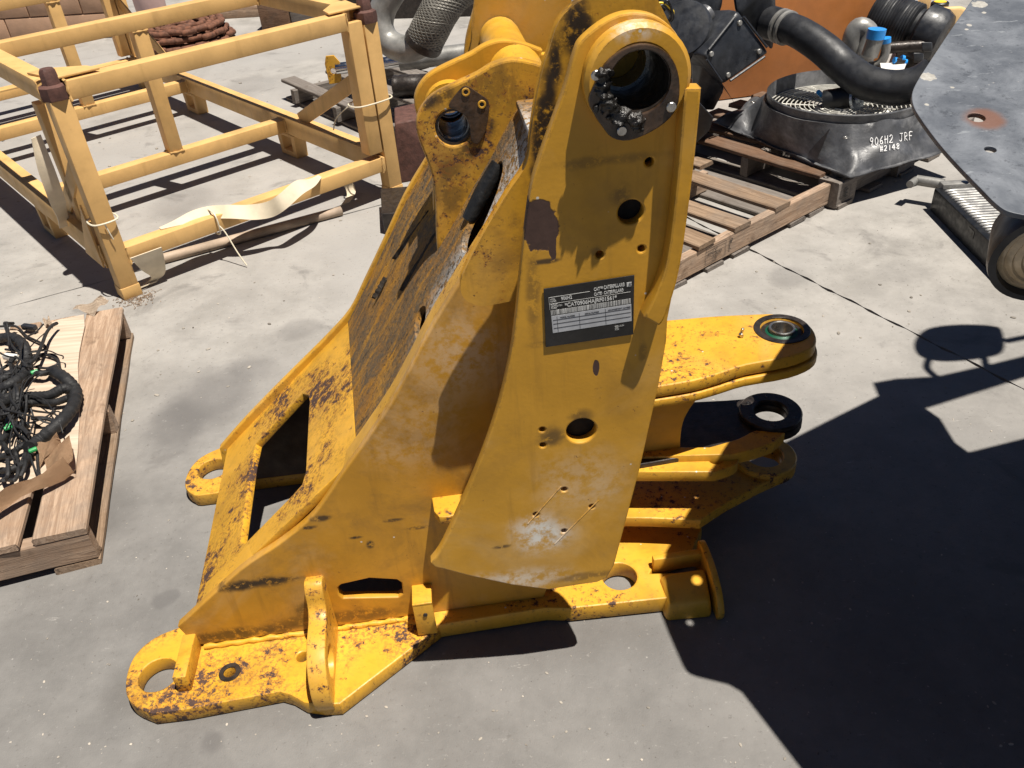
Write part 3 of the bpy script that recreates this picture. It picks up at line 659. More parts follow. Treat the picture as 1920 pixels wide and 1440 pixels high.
# far tower, mirrored
plate('inner_tower_plate', [p-AL*.03 for p in mirror(io+[FP(.20, TI, .86), FP(.33, TI, .86), FP(.365, TI, 1.2), FP(.36, TI, 1.29), FP(.33, TI, 1.345), FP(.285, TI, 1.372)])], -AT*.024, Y, FR, [[p-AL*.03 for p in mirror(circ(FP(bl, TI, bz), AT, .046))]], .003)
plate('tower_plate', [p-AL*.03 for p in mirror(oo)], -AT*.022, Y, FR, [[p-AL*.03 for p in mirror(circ(bore, AT, .046))]], .003)
for t_ in (1.60,): bar('far_tower_web', FP(.30, 1.98, 1.0), FP(.30, 2.03, 1.0), .02, .3, Y, FR)

# tilt cylinder lugs with bores, saddles and cross tube
lugp = [(1040, 132), (1000, 118), (960, 112), (925, 121), (895, 139), (850, 160), (815, 178), (795, 197), (783, 218), (780, 238), (786, 265), (800, 300), (812, 340), (817, 390), (818, 440), (820, 472)]
lug_h = S(851, 240, 1.53)
def lug(t, dl):
    base = spl(Sx(lugp, 1.53), 4)+[FP(.03, 1.53, .90), FP(.10, 1.53, 1.0), FP(.20, 1.53, 1.10)]
    d = AT*(t-1.53)+AL*dl
    plate('cylinder_lug', [p+d for p in base], AT*.026, M['frame_lug'] if t < 1.6 else Y, FR, [circ(lug_h+d, AT, .034)], .004)
    ring('lug_bushing', lug_h+d+AT*.006, AT, .029, .0345, .12 if t < 1.6 else .02, M['steel_dark'], FR, .002); ring('lug_bushing_liner', lug_h+d+AT*.02, AT, .027, .0292, .012, M['steel'], FR, .001)
lug(1.53, 0); lug(1.675, .0)
lh2 = lug_h+AT*.026
ring('lug_boss', lug_h+AT*.027, AT, .035, .050, .03, YW, FR, .004); ring('lug_boss', lug_h+AT*.112, AT, .035, .050, .03, YW, FR, .004)
gp = spl(Sx([(841, 197), (862, 167), (876, 161), (900, 176), (916, 190), (915, 222), (908, 250), (896, 268), (884, 262), (880, 236), (872, 216), (856, 206)], 1.53-.0008), 4, True)
plate('lug_seal_plate', gp, -AT*.004, M['flange'], FR, [], .001)
for u_, v_ in ((873, 171), (903, 194)):
    ring('lug_bolt', S(u_, v_, 1.53)-AT*.005, -AT, .004, .0075, .002, M['frame_worn'], FR, .0006)
    rod('lug_bolt_hole', S(u_, v_, 1.53)-AT*.005, -AT, .004, .0012, M['grease'], FR, .0003, 12)
ct = S(985, 178, 1.53)
lathe('cross_tube', FP(ct.dot(AL), 1.557, ct.z), AT, [(.054, 0), (.050, .01), (.046, .06), (.050, .10), (.054, .117)], YW, FR)
lathe('cross_tube', FP(ct.dot(AL), 1.703, ct.z), AT, [(.05, 0), (.046, .06), (.046, .26)], YW, FR)

# data plate
d0, d1_, d2_, d3 = S(1019, 541, TO-.0015), S(1189, 515, TO-.0015), S(1187, 626, TO-.0015), S(1023, 650, TO-.0015)
DP = plate('data_plate', [d0, d1_, d2_, d3], -AT*.002, M['label_black'], FR, [], .0004)
tag(DP, 'black data plate with white lettering and bar code')
dx = (d1_-d0).normalized(); dn = -AT; dy = dn.cross(dx); Wd = (d1_-d0).length; Hd = (d0-d3).length
def dp(a, b, o=.0024): return d0+dx*(a*Wd)-dy*(b*Hd)+dn*o
def dquad(name, a0, b0, a1, b1, mat, o=.0021, th=.0004):
    return plate(name, [dp(a0, b0, o), dp(a1, b0, o), dp(a1, b1, o), dp(a0, b1, o)], dn*th, mat, DP, [], .0001)
dquad('blank_field', .055, .47, .955, .765, M['label_grey'])
for a in (.115, .365, .66): dquad('field_rule', a, .485, a+.004, .755, M['ink'], .0026, .0002)
for b in (.54, .605, .68): dquad('field_rule', .07, b, .945, b+.008, M['ink'], .0026, .0002)
random.seed(5); a = .055
while a < .95:
    w = random.choice((.004, .004, .007, .011)); dquad('bar_code', a, .375, min(.955, a+w), .455, M['print_white']); a += w+random.choice((.004, .004, .008))
def dtext(s_, a, b, h, sx=1.0, mat='print_white'): return text('lettering', s_, h*Hd*1.36, dp(a, b, .0026), dx, dn, M[mat], DP, .0002, sx=sx, bold=.018 if h > .04 else 0)
dtext('CAT™', .545, .155, .055, .62); dtext('CATERPILLAR®', .655, .150, .060, .56); dtext('CAT®', .545, .235, .052, .62); dtext('CATERPILLAR®', .655, .236, .054, .58)
text('lettering', 'C', .052*Hd*1.36, dp(.93, .16, .003), dx, dn, M['label_black'], DP, .0002); dquad('emblem', .912, .10, .965, .17, M['print_white'])
dtext('906H2', .18, .225, .058, .75); dtext('MODEL', .06, .20, .026, .62); dtext('NUMBER', .06, .235, .026, .62)
dtext('*CAT0906HAJRF01561*', .215, .348, .066, .86); dtext('PRODUCT', .06, .29, .026, .62); dtext('IDENTIFICATION', .06, .32, .026, .62); dtext('NUMBER', .06, .35, .026, .62)
dtext('MODEL NUMBER', .15, .525, .022, 1, 'ink'); dtext('SERIAL NUMBER', .43, .525, .022, 1, 'ink'); dtext('ARRANGEMENT NUMBER', .69, .525, .022, 1, 'ink')
dtext('PEORIA, IL USA', .76, .83, .026, .6); dtext('MADE', .76, .86, .024, .6); dtext('IN USA', .76, .885, .024, .6)
for (a0, b0, a1, b1) in ((.045, .15, .50, .155), (.045, .26, .95, .264), (.045, .15, .048, .36)): dquad('plate_rule', a0, b0, a1, b1, M['print_white'])

# ================================================================== YELLOW STILLAGE RACK
RY = radians(39.1); D1 = Vector((cos(RY), sin(RY), 0)); D2 = Vector((-sin(RY), cos(RY), 0)); R0 = G(245, 552)
def RP(a, b, z): return R0+D1*a+D2*b+AZ*z
RK = thing('stillage_rack', RP(.66, 1.5, 0), 'ochre yellow square tube stillage rack standing open on the concrete', 'rack')
MR = M['rack']; PW = .072
def rb(name, a, b, w=PW, h=PW, parent=RK, up=AZ, mat=MR, bev=.0035): return bar(name, RP(*a), RP(*b), w, h, mat, parent, up, bev)
LEN = 3.13; WID = 1.31
def post(a, b, z0, z1, up=None): return rb('post', (a, b, z0), (a, b, z1), PW, PW, up=D1)
def capped(a, b):
    p = post(a, b, 0, .80)
    bar('foot', RP(a, b, .0), RP(a, b, .052), .078, .078, MR, p, D1, .004)
    lathe('cap', RP(a, b, .801), AZ, [(.050, 0), (.052, .02), (.050, .045), (.033, .052), (.029, .095), (.022, .105)], M['rustcap'], p, 8, 30)
    return p
for (a, b) in ((0, 0), (WID+.02, 0), (0, LEN), (WID+.02, LEN)): capped(a, b)
for b in (0, LEN): post(WID-.06, b, .235, .82)
post(.03, .36, .20, .72); post(.03, LEN-.36, .20, .72)
for b in (0, .93, 2.20, LEN):
    rb('top_rail', (.037 if b in (0, LEN) else .03, b, .825), (WID-.098 if b in (0, LEN) else WID-.03, b, .825), .075, .068)
    rb('bottom_beam', (.037, b, .175), (WID-.018, b, .175), .07, .068)
for a in (-.005, WID+.002):
    rb('side_rail', (a, .037, .827), (a, LEN-.037, .827), .07, .075)
    rb('side_beam', (a, .037, .175), (a, LEN-.037, .175), .07, .095)
for b in (.93, 2.20): rb('strut', (.66, b, .21), (.66, b, .79), .068, .068, up=D1)
for (a, b0, b1) in ((WID, .78, .04), (WID, LEN-.78, LEN-.04), (0, .55, .04)):
    rb('brace', (a, b0, .22), (a, b1, .58), .012, .075, up=D1.cross(D2))
for a in (0, WID):
    for b in (.93, 2.20):
        pts = [RP(a, b+s_, z) for s_, z in ((-.10, .127), (.10, .127), (.085, .0), (-.085, .0))]
        plate('fork_shoe', [p-D1*.035 for p in pts], D1*.07, MR, RK, [[RP(a, b+s_, z)-D1*.035 for s_, z in ((-.055, .11), (.055, .11), (.05, .03), (-.05, .03))]], .003)
for (a, b, sa, sb) in ((.04, .04, 1, 1), (WID-.04, .04, -1, 1)):
    plate('corner_gusset', [RP(a-.03*sa, b-.06*sb, .866), RP(a+.13*sa, b-.06*sb, .866), RP(a+.11*sa, b+.02, .866), RP(a, b+.12*sb, .866), RP(a-.07*sa, b+.12*sb, .866)], AZ*.008, MR, RK, [], .002)
plate('corner_gusset', [RP(-.045, .04, .13), RP(-.045, .25, .13), RP(-.045, .04, .40)], -D1*.008, MR, RK, [], .002)
def bead(c_, ax, ay, w, h):
    pts_ = []
    for (x0, y0), (x1, y1) in (((-1, -1), (1, -1)), ((1, -1), (1, 1)), ((1, 1), (-1, 1)), ((-1, 1), (-1, -1))):
        for k in range(6): pts_.append(c_+ax*(w/2*(x0+(x1-x0)*k/6))+ay*(h/2*(y0+(y1-y0)*k/6))+Vector((random.uniform(-.002, .002), random.uniform(-.002, .002), random.uniform(-.002, .002))))
    tube('weld_bead', pts_, lambda s_: .0045+.0015*sin(s_*97), MR, RK, 5, close=True)
for b in (0, .93, 2.20, LEN):
    for a in (.036, WID-.036): bead(RP(a, b, .175), D2, AZ, .072, .07); bead(RP(a if b in (.93, 2.2) else (.037 if a < .5 else WID-.098), b, .825), D2, AZ, .077, .07)
for b in (.93, 2.20): bead(RP(.66, b, .211), D1, D2, .07, .07); bead(RP(.66, b, .789), D1, D2, .07, .07)
for a in (-.005, WID+.002): bead(RP(a, .037, .175), D1, AZ, .072, .097); bead(RP(a, .037, .827), D1, AZ, .072, .077)
rb('ledge_angle', (.04, LEN-.09, .215), (WID, LEN-.09, .215), .05, .012)

# webbing strap lying over the near bottom beam
def vz(u, v, z): return G(u, v, z)
sp = [vz(600, 330, .215), vz(585, 342, .235), vz(560, 352, .25), vz(530, 378, .225), vz(505, 393, .195), vz(470, 398, .20), vz(435, 397, .215), vz(400, 398, .215), vz(365, 405, .217), vz(330, 418, .216), vz(300, 428, .215)]
wv = [(0, -8, 0), (-4, -14, 0), (-8, -26, 0), (-14, -30, 0), (-6, -30, 0), (4, -30, 0), (8, -27, 0), (9, -26, 0), (10, -20, 0), (6, -10, 0), (3, -5, 0)]
path, wid = [], []
upx = D2*.075
for k, p in enumerate(sp):
    tw = [.1, .5, .9, 1.25, 1.35, 1.0, .8, .75, .6, .3, .1][k]
    path.append(p); wid.append((D2*cos(tw)+AZ*sin(tw)*.9)*[.03, .05, .07, .075, .075, .075, .075, .07, .06, .04, .02][k])
STR = ribbon('webbing_strap', spl(path, 6), spl(wid, 6), M['strap'], None, .004)
tag(STR, 'twisted cream webbing strap draped along the rack bottom beam', 'strap')
p0 = [G(650, 340, .10), G(656, 352, .06), G(658, 366, .03), G(648, 382, .015)]
s2 = ribbon('webbing_strap', spl(p0, 5), [D1*.05]*16, M['strap'], None, .004); tag(s2, 'short curled strap end hanging under the rack beam by its right post', 'strap')
p0 = [RP(-.06, .28, .62), RP(-.07, .27, .5), RP(-.07, .30, .36), RP(-.055, .40, .26), RP(-.05, .45, .19)]
s3 = ribbon('webbing_strap', spl(p0, 5), spl([D1*.04+D2*.02, D1*.055-D2*.02, D1*.06, D1*.05+D2*.03, D1*.05], 5), M['strap'], None, .004); tag(s3, 'cream strap hanging beside the left rack post', 'strap')
p0 = [RP(.10, -.05, .17), RP(.115, -.03, .10), RP(.13, .0, .04), RP(.10, .02, .012), RP(.07, .0, .01)]
s4 = ribbon('webbing_strap', spl(p0, 5), spl([D1*.13, D1*.10, D1*.06, D1*.07, D1*.09], 5), M['strap'], None, .004); tag(s4, 'loose strap tail dropping to the ground by the front rack post', 'strap')
# cable ties
def tie(c, ax, ay, hw, hh, label, tail):
    P_ = [c+ax*hw+ay*hh, c-ax*hw+ay*hh, c-ax*hw-ay*hh, c+ax*hw-ay*hh]
    t_ = thing('cable_tie', c, label, 'cable tie')
    tube('loop', spl(P_, 5, True), .0035, M['tie'], t_, 6, close=True); tube('tail', tail, .003, M['tie'], t_, 6)
c1 = RP(WID-.025, 0, .47); tie(c1, D1, D2, .086, .046, 'cream cable tie round the paired right rack posts', spl([c1-D1*.08+D2*.03, c1-D1*.13+D2*.10-AZ*.06, c1-D1*.15+D2*.12-AZ*.12], 4))
c1 = RP(.0, .0, .335); tie(c1, D1, D2, .043, .043, 'cream cable tie round the front left rack post', [c1-D2*.046-D1*.01, c1-D2*.05-AZ*.04-D1*.005, c1-D2*.05-AZ*.07])
c1 = RP(.42, 0, .175); tie(c1, D2, AZ, .042, .042, 'cream cable tie with long tail on the rack bottom beam', spl([c1-D2*.045, c1-D2*.075-AZ*.03+D1*.01, c1-D2*.12-AZ*.11+D1*.02, c1-D2*.16-AZ*.165+D1*.03], 4))
# rusty pipe on the ground under the rack
pa, pb = G(272, 494, .022), G(640, 395, .022)
tag(tube('steel_pipe', [pa.lerp(pb, k/12) for k in range(13)], .022, plain('sun_bleached_pipe', (.34, .26, .19), .7, 0, .3, 7, .2), None, 16), 'bleached rusty pipe lying on the ground under the rack', 'pipe')

# ================================================================== PALLETS
def board(name, p0, p1, w, h, mat, parent, bev=.003, up=AZ):
    p0, p1 = Vector(p0), Vector(p1); L_ = (p1-p0).length; n_ = 9
    bm = bmesh.new(); rows = []; ph = random.uniform(0, 6)
    for i in range(n_+1):
        x = L_*(i/n_-.5)+(random.uniform(-.004, .004) if i in (0, n_) else 0); bow = .0025*sin(ph+i*.7)
        e1, e2 = w/2+random.uniform(-.002, .0015), w/2+random.uniform(-.002, .0015); b = min(.004, h*.2)
        prof = [(-e1+b, -h/2), (e2-b, -h/2), (e2, -h/2+b), (e2, h/2-b), (e2-b, h/2), (-e1+b, h/2), (-e1, h/2-b), (-e1, -h/2+b)]
        rows.append([bm.verts.new((x+random.uniform(-.003, .003)*(i in (0, n_)), y, z+bow)) for y, z in prof])
    for i in range(n_):
        for k in range(8): bm.faces.new((rows[i][k], rows[i][(k+1) % 8], rows[i+1][(k+1) % 8], rows[i+1][k]))
    bm.faces.new(rows[0]); bm.faces.new(rows[-1][::-1]); bmesh.ops.recalc_face_normals(bm, faces=bm.faces)
    me = bpy.data.meshes.new(name); bm.to_mesh(me); bm.free()
    Mx = axes(p1-p0, Vector(up)); Mx.translation = (p0+p1)/2
    return mk(name, me, M[mat], parent, Mx)
# left pallet with the wiring
pf, pn_ = G(252, 632), G(193, 1058)
eu = (pn_-pf).normalized(); ev = Vector((eu.y, -eu.x, 0))
if ev.x > 0: ev = -ev
EL = (pn_-pf).length
def LPp(a, b, z): return pf+eu*a+ev*b+AZ*z
PA = thing('wooden_pallet', LPp(EL/2, .5, 0), 'pale wooden pallet at left carrying cardboard and black wiring', 'pallet', 'wooden pallets in the yard')
for a in (.025, EL*.52, EL-.025):
    board('stringer', LPp(a, .0, .068), LPp(a, 1.1, .068), .042, .088, 'wood_light', PA)
for b, w in ((.058, .115), (.50, .13), (.95, .13)): board('bottom_board', LPp(0, b, .012), LPp(EL, b, .012), w, .02, 'wood_mid', PA)
for b, w in ((.10, .13), (.245, .10), (.37, .11), (.50, .11), (.63, .11), (.76, .1), (.9, .12)):
    board('deck_board', LPp(0, b-.035, .124), LPp(EL-.004*random.random(), b-.035, .124), w, .02, 'wood_light', PA)
ZT = .1345
cb = [(158, 592), (160, 612), (154, 640), (150, 660), (147, 690), (149, 730), (150, 790), (147, 850), (143, 882), (100, 905), (50, 925), (-60, 965), (-60, 620), (30, 622), (70, 618), (110, 602)]
tag(plate('cardboard_sheet', Gx(cb, ZT+.001), AZ*.006, M['card'], None, [], .001), 'flattened pale cardboard sheet on the left pallet under the wiring', 'cardboard')
def flap(name, quad, zs, label, th=.005, mat='card_brown'):
    bm = bmesh.new(); n_ = 6; A, B, C_, D_ = [G(u, v, z) for (u, v), z in zip(quad, zs)]
    g = [[bm.verts.new(A.lerp(B, i/n_).lerp(D_.lerp(C_, i/n_), j/n_)+AZ*(.008*sin(i*1.3+j*.8))+eu*random.uniform(-.004, .004)*(i in (0, n_))) for j in range(n_+1)] for i in range(n_+1)]
    for i in range(n_):
        for j in range(n_): bm.faces.new((g[i][j], g[i+1][j], g[i+1][j+1], g[i][j+1]))
    bmesh.ops.solidify(bm, geom=bm.faces[:], thickness=th)
    return tag(bm_obj(name, bm, M[mat], None, 50), label, 'cardboard')
flap('cardboard_flap', [(60, 838), (108, 815), (116, 832), (70, 878)], (.16, .20, .165, .15), 'torn brown cardboard scrap standing on the pale sheet')
flap('cardboard_flap', [(-10, 930), (120, 862), (142, 885), (-10, 962)], (.20, .20, .155, .165), 'long folded brown cardboard edge along the front of the left pallet')
flap('cardboard_flap', [(78, 838), (132, 820), (136, 862), (86, 880)], (.155, .19, .19, .155), 'torn brown cardboard corner beside the wiring bundle')
flap('cardboard_flap', [(135, 580), (190, 556), (205, 560), (175, 590)], (.135, .165, .15, .14), 'crumpled pale cardboard scrap at the far end of the left pallet', .004, 'card')
flap('cardboard_flap', [(80, 600), (92, 594), (98, 608), (84, 612)], (.15, .17, .16, .15), 'small crumpled paper scrap behind the wiring', .003, 'card')
# wiring harness
WH = thing('wiring_harness', G(30, 750, ZT), 'tangled black wiring harness with green tags on the cardboard', 'wiring harness')
random.seed(11)
main = [[(-20, 640), (20, 632), (45, 648), (50, 680), (48, 700), (20, 720), (-10, 735)], [(100, 695), (125, 712), (142, 735), (135, 765), (110, 795), (75, 825), (55, 840)],
        [(-10, 760), (40, 745), (90, 742), (120, 728), (140, 735)], [(-10, 700), (40, 700), (80, 700), (100, 694)], [(-10, 790), (20, 770), (60, 755), (100, 755), (130, 745)],
        [(0, 830), (20, 800), (25, 760), (30, 730), (50, 705)], [(-10, 860), (20, 850), (45, 835), (58, 845), (50, 865), (20, 880), (-10, 882)], [(-10, 720), (10, 708), (25, 716), (28, 735), (10, 745), (-10, 740)]]
for k, pp in enumerate(main):
    r_ = [.017, .019, .016, .010, .011, .009, .009, .011][k]
    tube('trunk', spl([G(u, v, ZT+.007+r_+.012*((k+i) % 3)) for i, (u, v) in enumerate(pp)], 12), lambda s_, r_=r_: r_*(1+.07*sin(s_*140)), M['harness'], WH, 10)
for k in range(46):
    u, v = random.uniform(-15, 60), random.uniform(640, 880); z = ZT+random.uniform(.015, .07); pp = []
    a = random.uniform(0, 6)
    for i in range(6):
        pp.append(G(max(-30, min(118, u)), max(606, min(900, v)), z)); a += random.uniform(-.45, .55); u += cos(a)*random.uniform(12, 30); v += sin(a)*random.uniform(12, 30); z = max(ZT+.012, z+random.uniform(-.02, .015))
    tube('branch', spl(pp, 5), random.choice((.0022, .0028, .003, .004, .006)), M['harness'], WH, 6)
for pp in ([(0, 612), (30, 612), (50, 630), (80, 645), (84, 655), (50, 660), (10, 655)], [(60, 680), (75, 668), (100, 665), (110, 680), (90, 690), (65, 688)], [(45, 690), (70, 665), (105, 672), (112, 690)], [(-5, 905), (20, 890), (45, 870), (55, 850)]):
    tube('branch', spl([G(u, v, ZT+.02) for u, v in pp], 6), .0042, M['harness'], WH, 7)
for (u, v) in ((8, 805), (58, 700), (54, 847), (12, 800)):
    rod('green_tag', G(u, v, ZT+.045), AL+AT*.6, .007, .022, M['green'], WH, .002, 10)
for (u, v) in ((40, 796), (20, 668), (55, 612)): bar('connector', G(u-12, v, ZT+.03), G(u+12, v+3, ZT+.03), .02, .02, M['plastic'] if v > 700 or v < 640 else M['white'], WH)

# right pallet (broken, stamped stringer)
q0, q1 = G(1556, 388), G(1262, 543)
ru = (q1-q0).normalized(); rv = Vector((ru.y, -ru.x, 0)); rv = rv if rv.y > 0 else -rv
def RPp(a, b, z): return q0+ru*a+rv*b+AZ*z
PB = thing('wooden_pallet', RPp(.6, .5, 0), 'broken wooden pallet with ink stamped side behind the yellow frame', 'pallet', 'wooden pallets in the yard')
for b in (.02, .50, .98):
    o = board('stringer', RPp(.0 if b < .1 else .25, b, .066), RPp(1.25, b, .066), .038, .092, 'wood_light' if b < .6 else 'wood_mid', PB)
    if b < .1: ST = o
for a, b0 in ((.36, -.0), (.62, -.0), (.84, -.0), (1.06, 0)): board('deck_board', RPp(a, b0, .123), RPp(a+.01, 1.0, .123), .10, .02, 'wood_mid', PB)
board('deck_board', RPp(.22, .52, .123), RPp(.22, 1.0, .123), .09, .02, 'wood_mid', PB)
for a in (.10, .24, .62, .78, 1.0, 1.2): board('bottom_board', RPp(a, -.005, .010), RPp(a, 1.0, .010), .105, .018, 'wood_grey', PB)
def stamp(a, z, s_, size, **k): return text('stamp', s_, size, RPp(a, -.0018, z), -ru, -rv, M['ink'], ST, .0002, **k)
stamp(.83, .070, 'IPPC', .018); stamp(.79, .082, 'US', .016); stamp(.79, .062, '187405', .016); stamp(.79, .042, 'HT', .016); stamp(.70, .075, 'IP', .03); stamp(.70, .05, 'L', .03)
for (a0, a1, z0, z1) in ((.84, .72, .034, .0355), (.84, .72, .098, .0995), (.84, .8385, .034, .0995), (.7215, .72, .034, .0995), (.795, .7935, .034, .0995)):
    plate('stamp', [RPp(a0, -.0018, z0), RPp(a1, -.0018, z0), RPp(a1, -.0018, z1), RPp(a0, -.0018, z1)], -rv*.0003, M['ink'], ST, [], .0001)
# second pallet under the shroud
t0, t1 = G(1566, 394), G(1760, 292)
tu = (t1-t0).normalized(); tv = Vector((-tu.y, tu.x, 0)); tv = tv if tv.y > 0 else -tv
def TPp(a, b, z): return t0+tu*a+tv*b+AZ*z
PC = thing('wooden_pallet', TPp(.5, .5, 0), 'grey wooden pallet with block feet under the black fan shroud', 'pallet', 'wooden pallets in the yard')
for b in (.05, .5, .95):
    board('stringer', TPp(.0, b, .066), TPp(1.15, b, .066), .045, .09, 'wood_grey', PC)
for a in (.07, .55, 1.08): board('foot_block', TPp(a-.07, .048, .062), TPp(a+.07, .048, .062), .10, .115, 'wood_grey', PC)
for a in (.06, .30, .55, .8, 1.05): board('bottom_board', TPp(a, -.01, .010), TPp(a, 1.0, .010), .11, .018, 'wood_grey', PC)
for a in (.05, .22, .40, .58, .76, .94, 1.1): board('deck_board', TPp(a, .1, .124), TPp(a, 1.02, .124), .10, .02, 'wood_dark', PC)
text('stamp', 'E', .055, TPp(.045, -.0052, .045), tu, -tv, M['ink'], PC, .0002)
for (a0, a1, z0, z1) in ((.038, .088, .036, .038), (.038, .088, .092, .094), (.038, .04, .036, .094), (.086, .088, .036, .094)):
    plate('stamp', [TPp(a0, -.0052, z0), TPp(a1, -.0052, z0), TPp(a1, -.0052, z1), TPp(a0, -.0052, z1)], -tv*.0003, M['ink'], PC, [], .0001)
# grey pallet behind the rack
k0, k1 = G(527, 152, .12), G(740, 240, .12); k0.z = k1.z = 0
ku = (k1-k0).normalized(); kv = Vector((-ku.y, ku.x, 0)); kv = kv if kv.y > 0 else -kv
def KP(a, b, z): return k0+ku*a+kv*b+AZ*z
KL = (k1-k0).length
PD = thing('wooden_pallet', KP(KL/2, .5, 0), 'weathered grey pallet behind the rack carrying a hydraulic cylinder', 'pallet', 'wooden pallets in the yard')
for b in (.0, .30, .62, .9): board('deck_board', KP(.0+.05*(b > .1), b+.05, .12), KP(KL, b+.05, .12), .10, .022, 'wood_grey', PD)
for a in (.22, KL*.55, KL-.08): board('stringer', KP(a, -.03, .065), KP(a, 1.0, .065), .045, .085, 'wood_grey', PD)
for b in (.05, .9): board('bottom_board', KP(0.02, b, .011), KP(KL, b, .011), .1, .02, 'wood_grey', PD)

# ================================================================== THINGS ON AND BEHIND THE PALLETS
# hydraulic cylinder: chromed rod, yellow end brackets
c0, c1 = G(622, 130, .22), G(905, 96, .26)
HC = thing('hydraulic_cylinder', c0, 'chromed hydraulic cylinder with yellow end brackets lying on the grey pallet', 'cylinder')
hd = (c1-c0).normalized()
tube('rod', [c0+hd*.03, c0.lerp(c1, .5)], .035, M['chrome'], HC, 24); tube('barrel', [c0.lerp(c1, .45), c1], .058, M['galv'], HC, 24)
for p in (c0, c1-hd*.05):
    q = [p+hd.cross(AZ)*0+AZ*z+hd*x for x, z in ((-.03, -.085), (.05, -.085), (.06, .04), (.03, .085), (-.02, .085), (-.035, .04))]
    plate('end_bracket', q, hd.cross(AZ).normalized()*.014, M['frame_worn'], HC, [circ(p+AZ*-.01+hd*.01, hd.cross(AZ), .018)], .002)
# dark oily roll
r1, r2 = G(738, 162, .19), G(830, 158, .19)
tag(lathe('steel_roller', r1, (r2-r1), [(.052, 0), (.062, .006), (.064, .02), (.060, .03), (.064, .05), (.064, .14), (.061, .15), (.064, .17), (.064, (r2-r1).length)], M['steel_dark'], None, 30), 'dark oily steel roller on the grey pallet behind the yellow frame', 'roller')
# exhaust pipe with braided flex
YE = 4.75
ep = [V(760, -55, YE), V(736, -15, YE), V(718, 18, YE), V(714, 52, YE-.02), V(730, 80, YE-.05), V(762, 92, YE-.1), V(793, 80, YE-.13)]
EX = thing('exhaust_pipe', ep[4], 'bent grey exhaust pipe with braided flexible section behind the yellow frame', 'exhaust pipe')
tube('pipe', spl(ep, 7), .069, M['galv'], EX, 22)
fx = [V(794, 80, YE-.13), V(809, 50, YE-.15), V(826, 18, YE-.14), V(852, -16, YE-.1), V(890, -40, YE)]
fxs = spl(fx, 16)
tube('flex_core', fxs, lambda s_: .088+.003*sin(s_*150), M['steel_dark'], EX, 22)
for sgn in (1, -1):
    for k in range(18):
        pts_ = []; prev = None
        for i, p in enumerate(fxs):
            d = (fxs[min(i+1, len(fxs)-1)]-fxs[max(i-1, 0)]).normalized(); a_ = (Vector((0, 0, 1))-d*d.z).normalized(); b_ = d.cross(a_)
            ph = 2*pi*k/18+sgn*i*.16; pts_.append(p+a_*(.092*cos(ph))+b_*(.092*sin(ph)))
        tube('braid_strand', pts_, .0075, M['braid'], EX, 5)
lathe('clamp', fxs[0], fxs[3]-fxs[0], [(.086, -.02), (.100, -.015), (.103, .0), (.100, .025), (.094, .03)], M['steel_dark'], EX, 30)
ep2 = [fx[-1], V(915, -45, YE+.05), V(935, -10, YE+.08), V(940, 40, YE+.08), V(940, 75, YE+.08)]
tube('pipe', spl(ep2, 6), .083, M['galv'], EX, 18)
# rusty steel block with rounded plate behind the frame
bb = thing('steel_block', G(760, 330), 'dark rusty steel block on the ground behind the yellow frame', 'steel block')
hull('body', [G(745, 345)+d for d in (Vector((0, 0, 0)), Vector((.35, .1, 0)), Vector((.30, .45, 0)), Vector((-.02, .3, 0)), Vector((.03, .02, .30)), Vector((.33, .12, .30)), Vector((.28, .4, .30)), Vector((.01, .28, .30)))], M['rustcap'], bb, .008)
hull('foot', [G(722, 440)+d for d in (Vector((0, 0, 0)), Vector((.3, 0, 0)), Vector((.3, .3, 0)), Vector((-.03, .3, 0)), Vector((0, 0, .10)), Vector((.3, 0, .10)), Vector((.3, .3, .1)), Vector((-.03, .3, .10)))], M['steel_dark'], bb, .006)
# chain coil
CC = thing('chain_coil', G(345, 80), 'coiled rusty chain lying on the concrete behind the rack', 'chain')
cc = (G(265, 82)+G(428, 76))/2; cc.z = 0; RX = (G(428, 76)-G(265, 82)).length/2
bm = bmesh.new(); bmesh.ops.create_cube(bm, size=1)
for v in bm.verts: v.co = Vector((v.co.x*.13, v.co.y*.055, v.co.z*.045))
bmesh.ops.bevel(bm, geom=bm.edges[:], offset=.018, segments=2, profile=.5, affect='EDGES'); lk = bpy.data.meshes.new('chain_link'); bm.to_mesh(lk); bm.free(); lk.materials.append(M['rust']); fin(lk, 50)
random.seed(2)
for lay in range(3):
    for rr_ in (RX*.97, RX*.74, RX*.5, RX*.25):
        nl = int(2*pi*rr_/.115)
        for k in range(nl):
            a = 2*pi*k/nl+lay*.2; rj = rr_*(1-.06*lay)+random.uniform(-.02, .02)
            o = bpy.data.objects.new('chain_link', lk); COL.objects.link(o)
            place(o, Matrix.Translation(cc+Vector((cos(a)*rj, sin(a)*rj, .03+lay*.055+random.uniform(-.01, .012)))) @ Matrix.Rotation(a+pi/2+random.uniform(-.25, .25), 4, 'Z') @ Matrix.Rotation(random.uniform(-.5, .5), 4, 'X'), CC)
